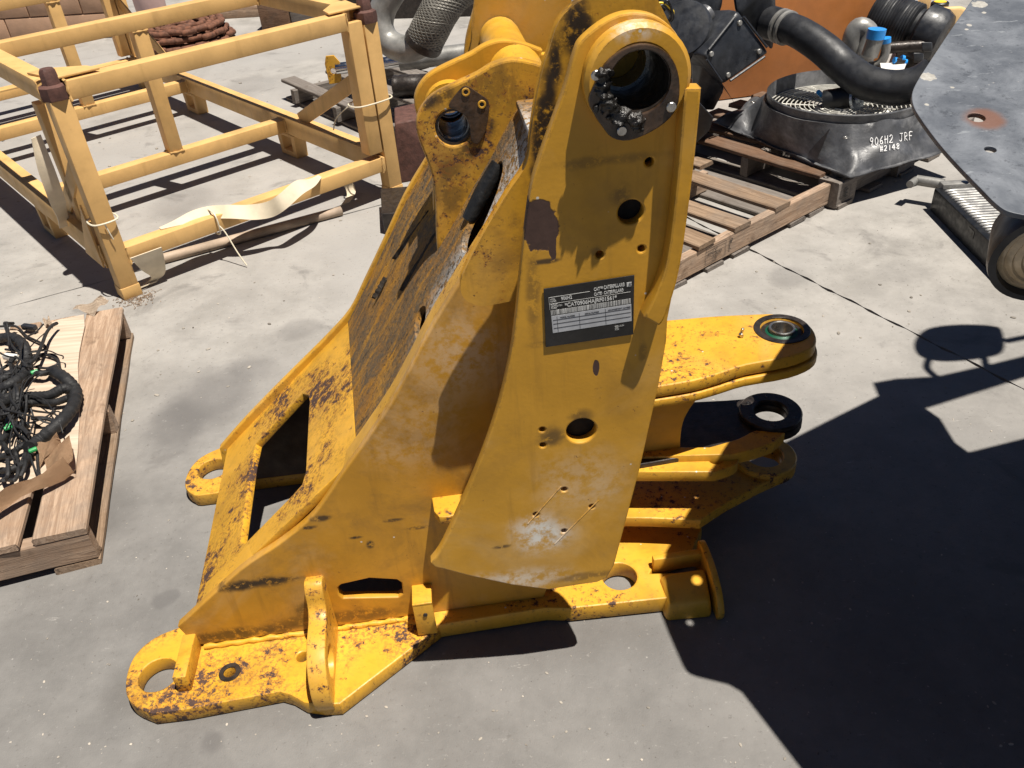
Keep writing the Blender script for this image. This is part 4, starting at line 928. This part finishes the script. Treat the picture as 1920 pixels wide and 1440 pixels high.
# tan block wall in the far left corner
BW = thing('block_wall', G(60, 78), 'tan painted concrete block wall behind the rack at far left', 'wall')
w0, w1 = G(-260, 98), G(222, 70); wu = (w1-w0).normalized(); wn_ = Vector((-wu.y, wu.x, 0)); wl = (w1-w0).length
if wn_.y < 0: wn_ = -wn_
bar('mortar_core', w0+wn_*.10+AZ*.42, w1+wn_*.10+AZ*.42, .16, .84, M['tan'], BW)
nb = int(wl/.5)
for rw in range(4):
    for k in range(-1, nb+1):
        a0 = k*.5+(.25 if rw % 2 else 0)+.006; a1 = a0+.488; a0, a1 = max(0, a0), min(wl, a1)
        if a1-a0 > .08: bar('block', w0+wu*a0+wn_*.09+AZ*(.105+rw*.21), w0+wu*a1+wn_*.09+AZ*(.105+rw*.21), .19, .198, M['tan'], BW, AZ, .006)
# pale bollard on a dark base
pbz = G(297, 62)
BO = thing('bollard', pbz, 'pale pink round bollard on a dark base behind the rack', 'bollard')
lathe('post', pbz+AZ*.10, AZ, [(.125, 0), (.13, .02), (.145, .7), (.13, .76), (.05, .78)], M['pink'], BO); lathe('base', pbz, AZ, [(.155, 0), (.16, .05), (.135, .10), (.11, .11)], M['rubber'], BO)
# dark steel offcuts and channels across the back
def channel(name, u0, v0, u1, v1, z, h, d, mat, label, cat='steel beam', group=None):
    a, b = G(u0, v0), G(u1, v1); t_ = thing(name, (a+b)/2, label, cat, group); dd = (b-a).normalized(); nn = Vector((-dd.y, dd.x, 0))
    bar('web', a+AZ*(z+h/2), b+AZ*(z+h/2), .012, h, mat, t_); 
    for zz in (z+.008, z+h-.008): bar('flange', a+nn*d/2+AZ*zz, b+nn*d/2+AZ*zz, d, .014, mat, t_)
channel('steel_channel', 520, 42, 905, 30, 0, .20, .14, M['steel_dark'], 'dark steel channel on the ground behind the exhaust pipe')
channel('steel_channel', 500, 12, 900, 4, 0, .26, .14, plain('dusty_red_steel', (.15, .055, .035), .7, 0, .4, 9, .3, dusty=.6, dcol=(.12, .12, .125)), 'red brown dusty steel channel at the top edge behind the exhaust pipe')
bxo = thing('timber_crate', G(545, 50), 'brown timber block with a pale end behind the rack', 'timber')
a, b, c_ = G(492, 58), G(545, 52), G(640, 44)
prism('timber', [a, b, b+Vector((.05, .5, 0)), a+Vector((.05, .5, 0))], (0, 0, .26), M['wood_dark'], bxo, .005); prism('end_panel', [b+Vector((.01, .03, 0)), c_, c_+Vector((0, .4, 0)), b+Vector((.01, .45, 0))], (0, 0, .22), M['wood_grey'], bxo, .005)
cs = thing('timber_beam', G(340, 38), 'long yellow brown timber lying along the back of the yard', 'timber'); bar('beam', G(310, 30, .05), G(500, 18, .05), .10, .10, M['wood_light'], cs)

# ------------------------------------------------------------------ fan shroud
SHc = (G(1442, 182, .345)+G(1728, 165, .345))/2
SH = thing('fan_shroud', Vector((SHc.x, SHc.y, .135)), 'dusty black radiator fan shroud with white handwriting on the grey pallet', 'fan shroud')
ca, cb_, cc_ = G(1340, 228, .15), G(1592, 330, .15), G(1800, 274, .15)
cd_ = ca+cc_-cb_
RR = (G(1442, 182, .345)-G(1728, 165, .345)).length/2
CZ = .345
cen_ = Vector((SHc.x, SHc.y, 0))
corners = [ca, cb_, cc_, cd_]
peri = []
for i in range(4):
    p, q = corners[i], corners[(i+1) % 4]
    for k in range(24): peri.append(p.lerp(q, k/24))
NPp = len(peri); rows = []
bm = bmesh.new()
dim = [(G(1415, 240, .17), .055, -.06), (G(1520, 282, .18), .055, -.06), (G(1572, 312, .17), .05, -.045), (G(1590, 248, .25), .06, .05), (G(1660, 290, .19), .09, .03), (G(1480, 250, .2), .06, .03), (G(1413, 178, .26), .055, .05), (G(1455, 262, .16), .05, .02)]
for j in range(15):
    f = j/14; row = []
    for p in peri:
        d = Vector((p.x-cen_.x, p.y-cen_.y, 0)); rp = d.normalized()*RR*1.02
        ff = f
        q = Vector((cen_.x, cen_.y, 0))+d.lerp(rp, ff)
        z = .145+(CZ-.03-.145)*(ff**1.6)
        z += .035*sin(pi*min(1, ff*1.6))*(1-ff)
        q.z = z
        for (c_, r_, h_) in dim:
            dd = (Vector((q.x, q.y))-Vector((c_.x, c_.y))).length
            if dd < r_*1.6 and .04 < f < .95: q.z += h_*max(0, 1-(dd/(r_*1.25))**2)
        q.z += .011*mnoise.noise(q*9.0)*(1 if 0 < j < 13 else .3)+.005*mnoise.noise(q*24.0)*(0 < j < 13)
        row.append(bm.verts.new(q))
    rows.append(row)
for j in range(14):
    for k in range(NPp): bm.faces.new((rows[j][k], rows[j][(k+1) % NPp], rows[j+1][(k+1) % NPp], rows[j+1][k]))
lip = [bm.verts.new(p+(p-cen_).normalized()*.02*Vector((1, 1, 0)).length/1.414+AZ*(.004*sin(k*.9))) for k, p in enumerate([Vector((q.x, q.y, .142)) for q in peri])]
for k in range(NPp): bm.faces.new((lip[k], lip[(k+1) % NPp], rows[0][(k+1) % NPp], rows[0][k]))
bmesh.ops.recalc_face_normals(bm, faces=bm.faces); bmesh.ops.solidify(bm, geom=bm.faces[:], thickness=.005)
bm_obj('shroud_body', bm, M['shroud'], SH, 70)
RC = Vector((SHc.x, SHc.y, 0))
lathe('shroud_ring', RC+AZ*(CZ-.09), AZ, [(RR*.985, 0), (RR*1.01, .095), (RR*1.0, .10), (RR*.97, .0)], M['shroud'], SH, 72, closed=True)
for k in range(15):
    r_ = .05+(RR-.06)*k/14; tube('guard_ring', [RC+AZ*(CZ-.062)+Vector((cos(a)*r_, sin(a)*r_, 0)) for a in [2*pi*i/48 for i in range(48)]], .0028, M['wire'], SH, 5, close=True)
for k in range(12):
    a = 2*pi*k/12+.1; tube('guard_spoke', [RC+AZ*(CZ-.066)+Vector((cos(a)*r_, sin(a)*r_, 0)) for r_ in (.04, RR*.98)], .004, M['wire'], SH, 5)
for k in range(8):
    a = 2*pi*k/8; p1_ = RC+AZ*.17+Vector((cos(a)*.05, sin(a)*.05, 0)); p2_ = RC+AZ*.19+Vector((cos(a+.3)*RR*.93, sin(a+.3)*RR*.93, 0)); bar('fan_blade', p1_, p2_, .09, .006, M['white'], SH, Vector((sin(a)*.5, -cos(a)*.5, 1)))
mc = G(1575, 192, .28)
tube('fan_motor', [G(1545, 190, .30), G(1602, 181, .33)], .050, M['black_gloss'], SH, 22); fdir = (G(1602, 190, .29)-G(1545, 197, .27)).normalized()
lathe('motor_flange', G(1604, 186, .325), (AL*.55-AT*.75+AZ*.3), [(.012, 0), (.055, .0), (.055, .012), (.028, .014), (.02, .03), (.008, .032)], M['zinc'], SH)
tube('motor_bracket', spl([G(1545, 205, .25), G(1530, 214, .26), G(1525, 222, .25)], 4), .03, M['black_gloss'], SH, 10)
tube('hose_elbow', [G(1540, 178, .30), G(1534, 172, .32)], .011, M['blue'], SH, 12); tube('hose_stem', [G(1540, 178, .295), G(1545, 186, .27)], .012, M['steel'], SH, 10)
for (u, v) in ((1588, 245), (1413, 180)): ring('boss_washer', G(u, v, .335 if v > 200 else .335)-AZ*.03, AZ, .006, .012, .003, M['steel'], SH, .001)
# handwriting in white paint marker, as strokes
GL = {'9': [[(.8, .75), (.5, 1), (.2, .8), (.3, .55), (.65, .55), (.8, .8), (.65, .3), (.45, 0)]], '0': [[(.5, 1), (.15, .6), (.3, .05), (.7, .1), (.85, .6), (.5, 1)]], '6': [[(.75, 1), (.3, .6), (.2, .2), (.5, 0), (.8, .2), (.65, .45), (.25, .35)]],
      'H': [[(.15, 1), (.2, 0)], [(.8, 1), (.75, 0)], [(.15, .5), (.8, .55)]], '2': [[(.15, .8), (.45, 1), (.75, .8), (.6, .45), (.1, .02), (.85, .05)]], 'J': [[(.2, 1), (.9, 1)], [(.65, 1), (.6, .2), (.35, 0), (.1, .2)]], 'R': [[(.2, 0), (.2, 1), (.7, .9), (.7, .6), (.2, .5), (.85, 0)]],
      'F': [[(.2, 0), (.2, 1), (.85, 1)], [(.2, .55), (.7, .55)]], '#': [[(.3, 1), (.2, 0)], [(.7, 1), (.6, 0)], [(.05, .65), (.9, .7)], [(.05, .3), (.9, .35)]], '1': [[(.5, 1), (.5, 0)]], '4': [[(.6, 0), (.65, 1), (.1, .35), (.9, .4)]], '8': [[(.5, .5), (.2, .75), (.5, 1), (.8, .75), (.5, .5), (.2, .2), (.5, 0), (.8, .2), (.5, .5)]]}
dep = bpy.context.evaluated_depsgraph_get()
def write(s_, px0, px1, h, lift):
    n_ = len(s_)
    for i, ch in enumerate(s_):
        if ch not in GL: continue
        for stroke in GL[ch]:
            pts_ = []
            for (x, y) in stroke:
                f = (i+x*.85)/n_; u = px0[0]+(px1[0]-px0[0])*f; v = px0[1]+(px1[1]-px0[1])*f-h*y
                hit, loc, nor, *_ = scene.ray_cast(bpy.context.evaluated_depsgraph_get(), CAMPOS+ray(u, v)*.9, ray(u, v).normalized())
                if hit: pts_.append(loc+nor*.002*(1 if nor.dot(ray(u, v)) < 0 else -1))
            if len(pts_) > 1: tube('handwriting', spl(pts_, 3), .0021, M['chalk'], SH, 5)
bpy.context.view_layer.update()
write('906H2 JRF', (1630, 274), (1712, 262), 15, .003); write('#2148', (1649, 285), (1687, 279), 10, .003)

# ------------------------------------------------------------------ black air box, ducts and hose behind the tower
YB = 4.05
AB = thing('air_cleaner', V(1350, 210, YB), 'black plastic air cleaner box with ducts leaning behind the yellow tower', 'air cleaner')
A_, B_, C_, D_ = V(1320, 104, YB-.15), V(1385, 22, YB-.05), V(1443, 98, YB+.02), V(1357, 158, YB-.12)
E_ = V(1335, 206, YB+.02); nrm = (B_-A_).cross(D_-A_).normalized(); nrm = nrm if nrm.y > 0 else -nrm
hull('box_housing', [A_, B_, C_, D_, A_+nrm*.30, B_+nrm*.30, C_+nrm*.30, D_+nrm*.30, V(1300, 100, YB-.1), V(1372, 16, YB)], M['plastic'], AB, .012)
hull('lower_duct', [V(1296, 104, YB-.02), V(1320, 108, YB-.10), V(1350, 150, YB-.09), V(1358, 168, YB-.08), V(1338, 206, YB), V(1300, 205, YB+.05), V(1300, 110, YB+.25), V(1350, 160, YB+.25), V(1335, 206, YB+.25)], M['plastic'], AB, .008)
hull('upper_duct', [V(1225, -40, YB+.2), V(1360, -40, YB+.2), V(1352, 20, YB+.2), V(1310, 90, YB+.15), V(1250, 70, YB+.2), V(1235, 10, YB+.15), V(1225, -40, YB+.5), V(1360, -40, YB+.5), V(1310, 90, YB+.5), V(1250, 70, YB+.5)], M['plastic'], AB, .02)
hull('back_housing', [V(1370, -40, YB+.25), V(1452, -40, YB+.25), V(1455, 30, YB+.3), V(1448, 95, YB+.3), V(1380, 30, YB+.2), V(1370, -40, YB+.6), V(1455, 40, YB+.6), V(1448, 95, YB+.6)], M['plastic'], AB, .02)
for (p_, q_) in ((A_, B_), (B_, C_), (C_, D_), (D_, A_)):
    tube('box_seam', [p_.lerp(q_, k/8)-nrm*.004+(q_-p_).cross(nrm).normalized()*.002 for k in range(1, 8)], .006, M['plastic'], AB, 6)
for (fa, fb) in ((.12, .12), (.88, .15), (.85, .85), (.15, .85)):
    rod('box_screw', A_.lerp(B_, fa).lerp(D_.lerp(C_, fa), fb)+nrm*.002, -nrm, .012, .012, M['galv'], AB, .002, 10)
lathe('round_cap', V(1282, 55, YB), Vector((-.4, -.75, .5)), [(.125, -.08), (.13, 0), (.12, .02), (.06, .028), (.02, .03)], M['plastic'], AB)
tube('bright_duct', [V(1308, 42, YB+.05), V(1328, 24, YB+.08)], .045, M['shroud'], AB, 14)
hull('leg_flap', [V(1310, 190, YB-.3), V(1338, 220, YB-.3), V(1330, 245, YB-.28), V(1305, 268, YB-.25), V(1310, 190, YB), V(1338, 220, YB), V(1305, 268, YB)], M['plastic'], AB, .006)
for k, (a, b) in enumerate([((1222, 10), (1262, 22)), ((1230, 14), (1258, 28)), ((1245, 6), (1262, 30))]): tube('wire_loop', spl([V(a[0], a[1], YB-.25), V((a[0]+b[0])/2, a[1]-4, YB-.25), V(b[0], b[1], YB-.22), V(b[0]-5, b[1]+10, YB-.2)], 5), .006, M['yellowcap'] if k < 1 else M['rubber'], AB, 6)
hp = [V(1440, 42, YB+.28), V(1462, 48, YB+.22), V(1500, 62, YB+.10), V(1545, 92, YB-.02), V(1585, 128, YB-.12), V(1625, 155, YB-.25), V(1675, 165, YB-.33), V(1718, 158, YB-.37), V(1750, 140, YB-.38)]
HO = thing('air_hose', hp[5], 'thick black rubber air hose curving over the fan shroud', 'hose')
tube('hose', spl(hp[1:], 8), lambda s_: .070+.008*s_, M['rubber'], HO, 24)
for s_ in (0, .035): lathe('clamp', hp[1]+(hp[2]-hp[1]).normalized()*(s_+.0), hp[2]-hp[1], [(.074, 0), (.080, .004), (.080, .018), (.074, .022)], M['galv'], HO)
tube('neck', [hp[0], hp[1]], .078, M['rubber'], HO, 24)
# orange tank
OT = thing('orange_tank', G(1520, 168), 'orange painted steel tank behind the fan shroud', 'tank')
o0, o1 = G(1300, 196), G(1655, 150); od = Vector((.15, .9, 0))
hull('tank_body', [o0, o1, o1+od, o0+od, o0+AZ*.72, o1+AZ*.72-(o1-o0)*.01, o1+od+AZ*.72, o0+od+AZ*.72], M['orange'], OT, .02)
for f in (.35, .72): bar('seam', o0.lerp(o1, f)-Vector((0, .004, 0)), o0.lerp(o1, f)+AZ*.7-Vector((0, .004, 0)), .012, .006, M['orange'], OT)
# engine on the floor behind, with bellows, pipes and reservoir
EG = thing('engine_unit', G(1690, 170), 'dark engine unit with black ribbed hose and blue capped pipes', 'engine')
YG = 4.75
hull('block', [G(1668, 160), G(1790, 150), G(1850, 90), G(1690, 100), G(1668, 160)+AZ*.2, G(1790, 150)+AZ*.2, G(1850, 90)+AZ*.2, G(1690, 100)+AZ*.2], M['steel_dark'], EG, .02)
tube('ribbed_hose', [V(1640, 28, YG+.2).lerp(V(1735, 62, YG), k/60) for k in range(61)], lambda s_: .125+.008*abs(sin(s_*60)) if s_ < .8 else .11, M['rubber'], EG, 28)
lathe('hose_cuff', V(1722, 56, YG), V(1735, 62, YG)-V(1640, 28, YG+.2), [(.11, 0), (.14, .02), (.14, .10), (.12, .14), (.09, .15)], M['plastic'], EG)
tube('cross_shaft', [V(1665, 90, YG-.1), V(1740, 85, YG-.15)], .03, M['steel_dark'], EG, 16)
tube('pipe_bend', spl([V(1600, 110, YG-.3), V(1598, 75, YG-.3), V(1610, 52, YG-.3), V(1628, 62, YG-.32), V(1625, 95, YG-.35), V(1618, 112, YG-.35)], 6), .05, M['galv'], EG, 18)
tube('capped_pipe', [V(1630, 105, YG-.5), V(1643, 68, YG-.5)], .040, M['galv'], EG, 18); tube('cap', [V(1641, 72, YG-.5), V(1645, 54, YG-.5)], .043, M['blue'], EG, 20)
tube('capped_pipe', spl([V(1615, 125, YG-.45), V(1648, 120, YG-.5), V(1660, 98, YG-.5), V(1661, 76, YG-.5)], 5), .022, M['galv'], EG, 14); tube('cap', [V(1661, 80, YG-.5), V(1661, 71, YG-.5)], .024, M['blue'], EG, 16)
for (u, v) in ((1676, 113), (1694, 116), (1690, 109)): tube('fitting_cap', [V(u, v, YG-.6), V(u+5, v+1, YG-.6)], .015, M['blue'], EG, 12)
bar('fitting', V(1678, 114, YG-.6), V(1695, 117, YG-.6), .03, .03, M['steel_dark'], EG); tube('fitting_cap', [V(1678, 142, YG-.7), V(1684, 139, YG-.7)], .014, M['blue'], EG, 12)
hull('flat_panel', [V(1650, 118, YG-.55), V(1700, 118, YG-.6), V(1690, 140, YG-.8), V(1655, 140, YG-.8), V(1650, 122, YG-.55), V(1690, 145, YG-.8)], M['white'], EG)
for (u, v) in ((1738, 88), (1722, 108)): hull('clip_block', [V(u+a, v+b, YG-.5+c) for a in (-10, 10) for b in (-9, 9) for c in (0, .08)], M['plastic'], EG, .006)
RS = thing('coolant_reservoir', V(1790, 80, YG), 'cream plastic reservoir with black and yellow cap', 'reservoir')
hull('bottle', [V(u, v, YG-.05+c) for c in (0, .3) for u, v in ((1738, 28), (1748, 14), (1805, 11), (1822, 25), (1815, 80), (1752, 82), (1742, 60))], M['cream'], RS, .02)
hull('bottle_foot', [V(u, v, YG+c) for c in (.02, .25) for u, v in ((1752, 80), (1815, 78), (1820, 150), (1765, 150))], M['cream'], RS, .02)
lathe('cap', V(1760, 18, YG+.05), AZ, [(.038, -.03), (.040, 0), (.046, .003), (.046, .035), (.040, .04)], M['black_gloss'], RS, 24); rod('cap_print', V(1760, 18, YG+.05)+AZ*.040, AZ, .032, .002, M['yellowcap'], RS)
yb = thing('yellow_bracket', V(1725, 8, YG+.5), 'small yellow bracket at the top edge behind the ribbed hose', 'bracket'); hull('arm', [V(1706, 12, YG+.4), V(1735, -10, YG+.4), V(1748, -5, YG+.4), V(1742, 18, YG+.4), V(1730, 30, YG+.4), V(1706, 12, YG+.5), V(1735, -10, YG+.5), V(1742, 18, YG+.5)], M['cream'], yb, .006)
yl = V(1728, 20, YG+.45); bar('leg', Vector((yl.x, yl.y, 0)), yl, .05, .04, M['cream'], yb, Vector((0, 1, 0)))
gz = thing('grey_hub', V(1058, 12, 5.2), 'grey metal hub seen between the two towers', 'hub'); lathe('hub', V(1060, 14, 5.2), Vector((-.5, -.8, .3)), [(.03, -.1), (.12, -.1), (.12, 0), (.09, .02), (.05, .03)], M['galv'], gz)
hb = V(1060, 14, 5.25); tube('stand', [Vector((hb.x, hb.y, .0)), hb], .05, M['galv'], gz, 16)

# ------------------------------------------------------------------ oil cooler on the ground
OC = thing('oil_cooler', G(1800, 400), 'black oil cooler with ribbed aluminium top lying on the concrete under the grey panel', 'oil cooler')
k0 = G(1757, 362, .0); zc = .10
e0, e1 = G(1752, 352, zc), G(1850, 448, zc); cu_ = (e1-e0).normalized(); cv = Vector((-cu_.y, cu_.x, 0)); cv = cv if cv.x > 0 else -cv; cl = .75
def CP(a, b, z): return e0+cu_*a+cv*b+AZ*(z-zc)
bar('core', CP(.0, .17, .05), CP(cl, .17, .05), .34, .10, M['black_gloss'], OC, AZ, .006)
for k in range(30): tube('fin', spl([CP(.045+k*.0235, .03, zc-.003), CP(.05+k*.0235, .06, zc+.006), CP(.05+k*.0235, .32, zc+.006)], 3), .0062, M['alu'], OC, 7)
bar('end_tank', CP(-.03, .09, .06), CP(.02, .09, .06), .13, .12, M['galv'], OC, AZ, .01); rod('bolt', CP(.01, .13, .15), AZ, .014, .014, M['black_gloss'], OC)
nz0 = CP(-.03, .05, .10); tube('nozzle', [nz0, nz0-cu_*.05-cv*.0+(G(1712, 346, .10)-nz0)*.75], .022, M['galv'], OC, 16); tube('nozzle_tip', [nz0+(G(1712, 346, .10)-nz0)*.75-cu_*.05, G(1706, 346, .10)], .016, M['galv'], OC, 16)
bar('maker_label', CP(.35, -.0012, .07), CP(.40, -.0012, .07), .001, .03, M['label_black'], OC, AZ, 0)

# ------------------------------------------------------------------ parked machine at right: grey panel, lamp, and (out of frame) body and mirror
PM = thing('parked_machine', (1.75, .9, 0), 'parked machine with scuffed grey steel panel and work lamp at the right edge', 'machine')
ZP = 1.2
pl_ = [(1836, -20), (1822, 0), (1790, 45), (1760, 90), (1735, 128), (1720, 152), (1711, 172), (1711, 192), (1722, 216), (1760, 268), (1800, 313), (1840, 354), (1868, 382), (1890, 396), (1925, 404)]
def SHP(u, v):
    g = G(u, v); return g + SHIFT*((PP0-g).dot(PN)/SHIFT.dot(PN))
pp = [GP(u, v) for u, v in pl_]
po = [SHP(u, v) for u, v in [(1366, 1284), (1390, 1298), (1500, 1440), (1620, 1600), (2300, 1600), (2300, 900), (1960, 812), (1815, 848), (1790, 830), (1762, 785), (1735, 766), (1655, 738), (1560, 785)]]
plate('side_panel', spl(pp, 3)+po, -PN*.007, M['mottled'], PM, [circ(GP(1831, 220), PN, .0115, 22), circ(GP(1857, 280), PN, .0075, 22)], .001)
lp = V(1968, 476, 1.02); ld = Vector((-.10, -.42, -.10)).normalized()
lathe('lamp_housing', lp, ld, [(.03, -.10), (.062, -.06), (.078, 0), (.078, .012), (.068, .014), (.064, .0)], M['plastic'], PM)
lathe('lamp_lens', lp, ld, [(.066, .002), (.058, .007), (.055, .004), (.048, .010), (.045, .007), (.037, .012), (.034, .009), (.02, .014), (.002, .015)], M['lens'], PM)
bar('lamp_stem', lp-ld*.06, GP(1990, 400)-AZ*.004, .03, .03, M['plastic'], PM)
hull('hood_sky_block', [Vector(p) for p in ((1.2, -.8, .2), (2.9, -.8, .2), (2.9, 1.35, .2), (1.3, 1.35, .2), (1.2, -.8, 1.0), (2.9, -.8, 1.0), (2.9, 1.35, 1.1), (1.3, 1.35, 1.1))], M['black_gloss'], PM, .03)  # unseen body, filled out to block sky light and deepen the shadow
hull('cab_sky_block', [Vector(p) for p in ((1.75, -1.6, .9), (3.0, -1.6, .9), (3.0, 1.25, .9), (1.75, 1.25, .9), (1.85, -1.5, 2.6), (3.0, -1.5, 2.6), (3.0, 1.2, 2.6), (1.85, 1.2, 2.6))], M['black_gloss'], PM, .04)  # unseen cab, extended to shut more sky out of the shadowed area
for yy in (-.2, 1.0):
    lathe('wheel', Vector((1.32, yy, .42)), (1, 0, 0), [(.18, 0), (.30, -.02), (.40, .0), (.42, .06), (.42, .26), (.40, .32), (.30, .34), (.18, .32)], M['rubber'], PM)
SH3 = lambda u, v, z: G(u, v)-Vector((SHIFT.x, SHIFT.y, 0))*z+AZ*z
b0, b1 = SH3(1650, 722, 1.7), SH3(1960, 680, 1.7); plate('mirror_bar', [SH3(u, v, 1.7) for u, v in [(1645, 720), (1690, 712), (1765, 708), (1845, 690), (1960, 662), (1960, 696), (1735, 767), (1655, 744)]], AZ*.05, M['black_gloss'], PM)
ms = spl([SH3(u, v, 1.85) for u, v in [(1722, 640), (1724, 662), (1745, 675), (1790, 678), (1865, 668), (1884, 652), (1880, 622), (1865, 612), (1800, 610), (1745, 618)]], 4, True)
plate('mirror', ms, AZ*.04, M['black_gloss'], PM, [], .004)
tube('mirror_arm', spl([SH3(1742, 672, 1.84), SH3(1738, 690, 1.78), SH3(1756, 708, 1.72)], 4), .012, M['black_gloss'], PM, 8); tube('mirror_arm', [SH3(1845, 668, 1.84), SH3(1850, 695, 1.72)], .012, M['black_gloss'], PM, 8)
tube('mirror_arm', [SH3(1884, 640, 1.85), SH3(1960, 625, 1.85)], .014, M['black_gloss'], PM, 8); bar('bar_stay', b0+Vector((.5, 0, 0)), Vector((2.1, 1.2, 1.8)), .05, .05, M['black_gloss'], PM)
bar('bar_stay', b1, Vector((2.2, 1.2, 1.9)), .05, .05, M['black_gloss'], PM)

# ------------------------------------------------------------------ litter on the concrete
random.seed(21); bm = bmesh.new()
for k in range(900):
    u, v = random.uniform(0, 1920), random.uniform(30, 1440)
    p = G(u, v); s_ = random.choice((.002, .002, .003, .004, .006))*(1 if v > 400 else 1.6)
    if p.y < 2.2: s_ *= .5
    mm = Matrix.Translation(p+AZ*s_*.3) @ Matrix.Rotation(random.uniform(0, 6.3), 4, 'Z') @ Matrix.Diagonal((s_*random.uniform(.7, 2), s_, s_*.45, 1))
    bmesh.ops.create_icosphere(bm, subdivisions=1, radius=1, matrix=mm)
tag(bm_obj('grit', bm, plain('loose_grit', (.30, .27, .23), .9, 0, .8, 6, 0), None, 20), 'loose grit and specks scattered over the concrete', 'grit', kind='stuff')
bm = bmesh.new()
for k in range(150):
    p = R0+Vector((random.gauss(.04, .045), random.gauss(-.05, .035), .003)); a = random.uniform(0, 3.14)
    mm = Matrix.Translation(p) @ Matrix.Rotation(a, 4, 'Z') @ Matrix.Diagonal((random.uniform(.006, .022), .0016, .0014, 1)); bmesh.ops.create_cube(bm, size=1, matrix=mm)
tag(bm_obj('wood_splinters', bm, M['wood_mid'], None), 'wood splinters heaped at the foot of the front rack post', 'splinters', kind='stuff')
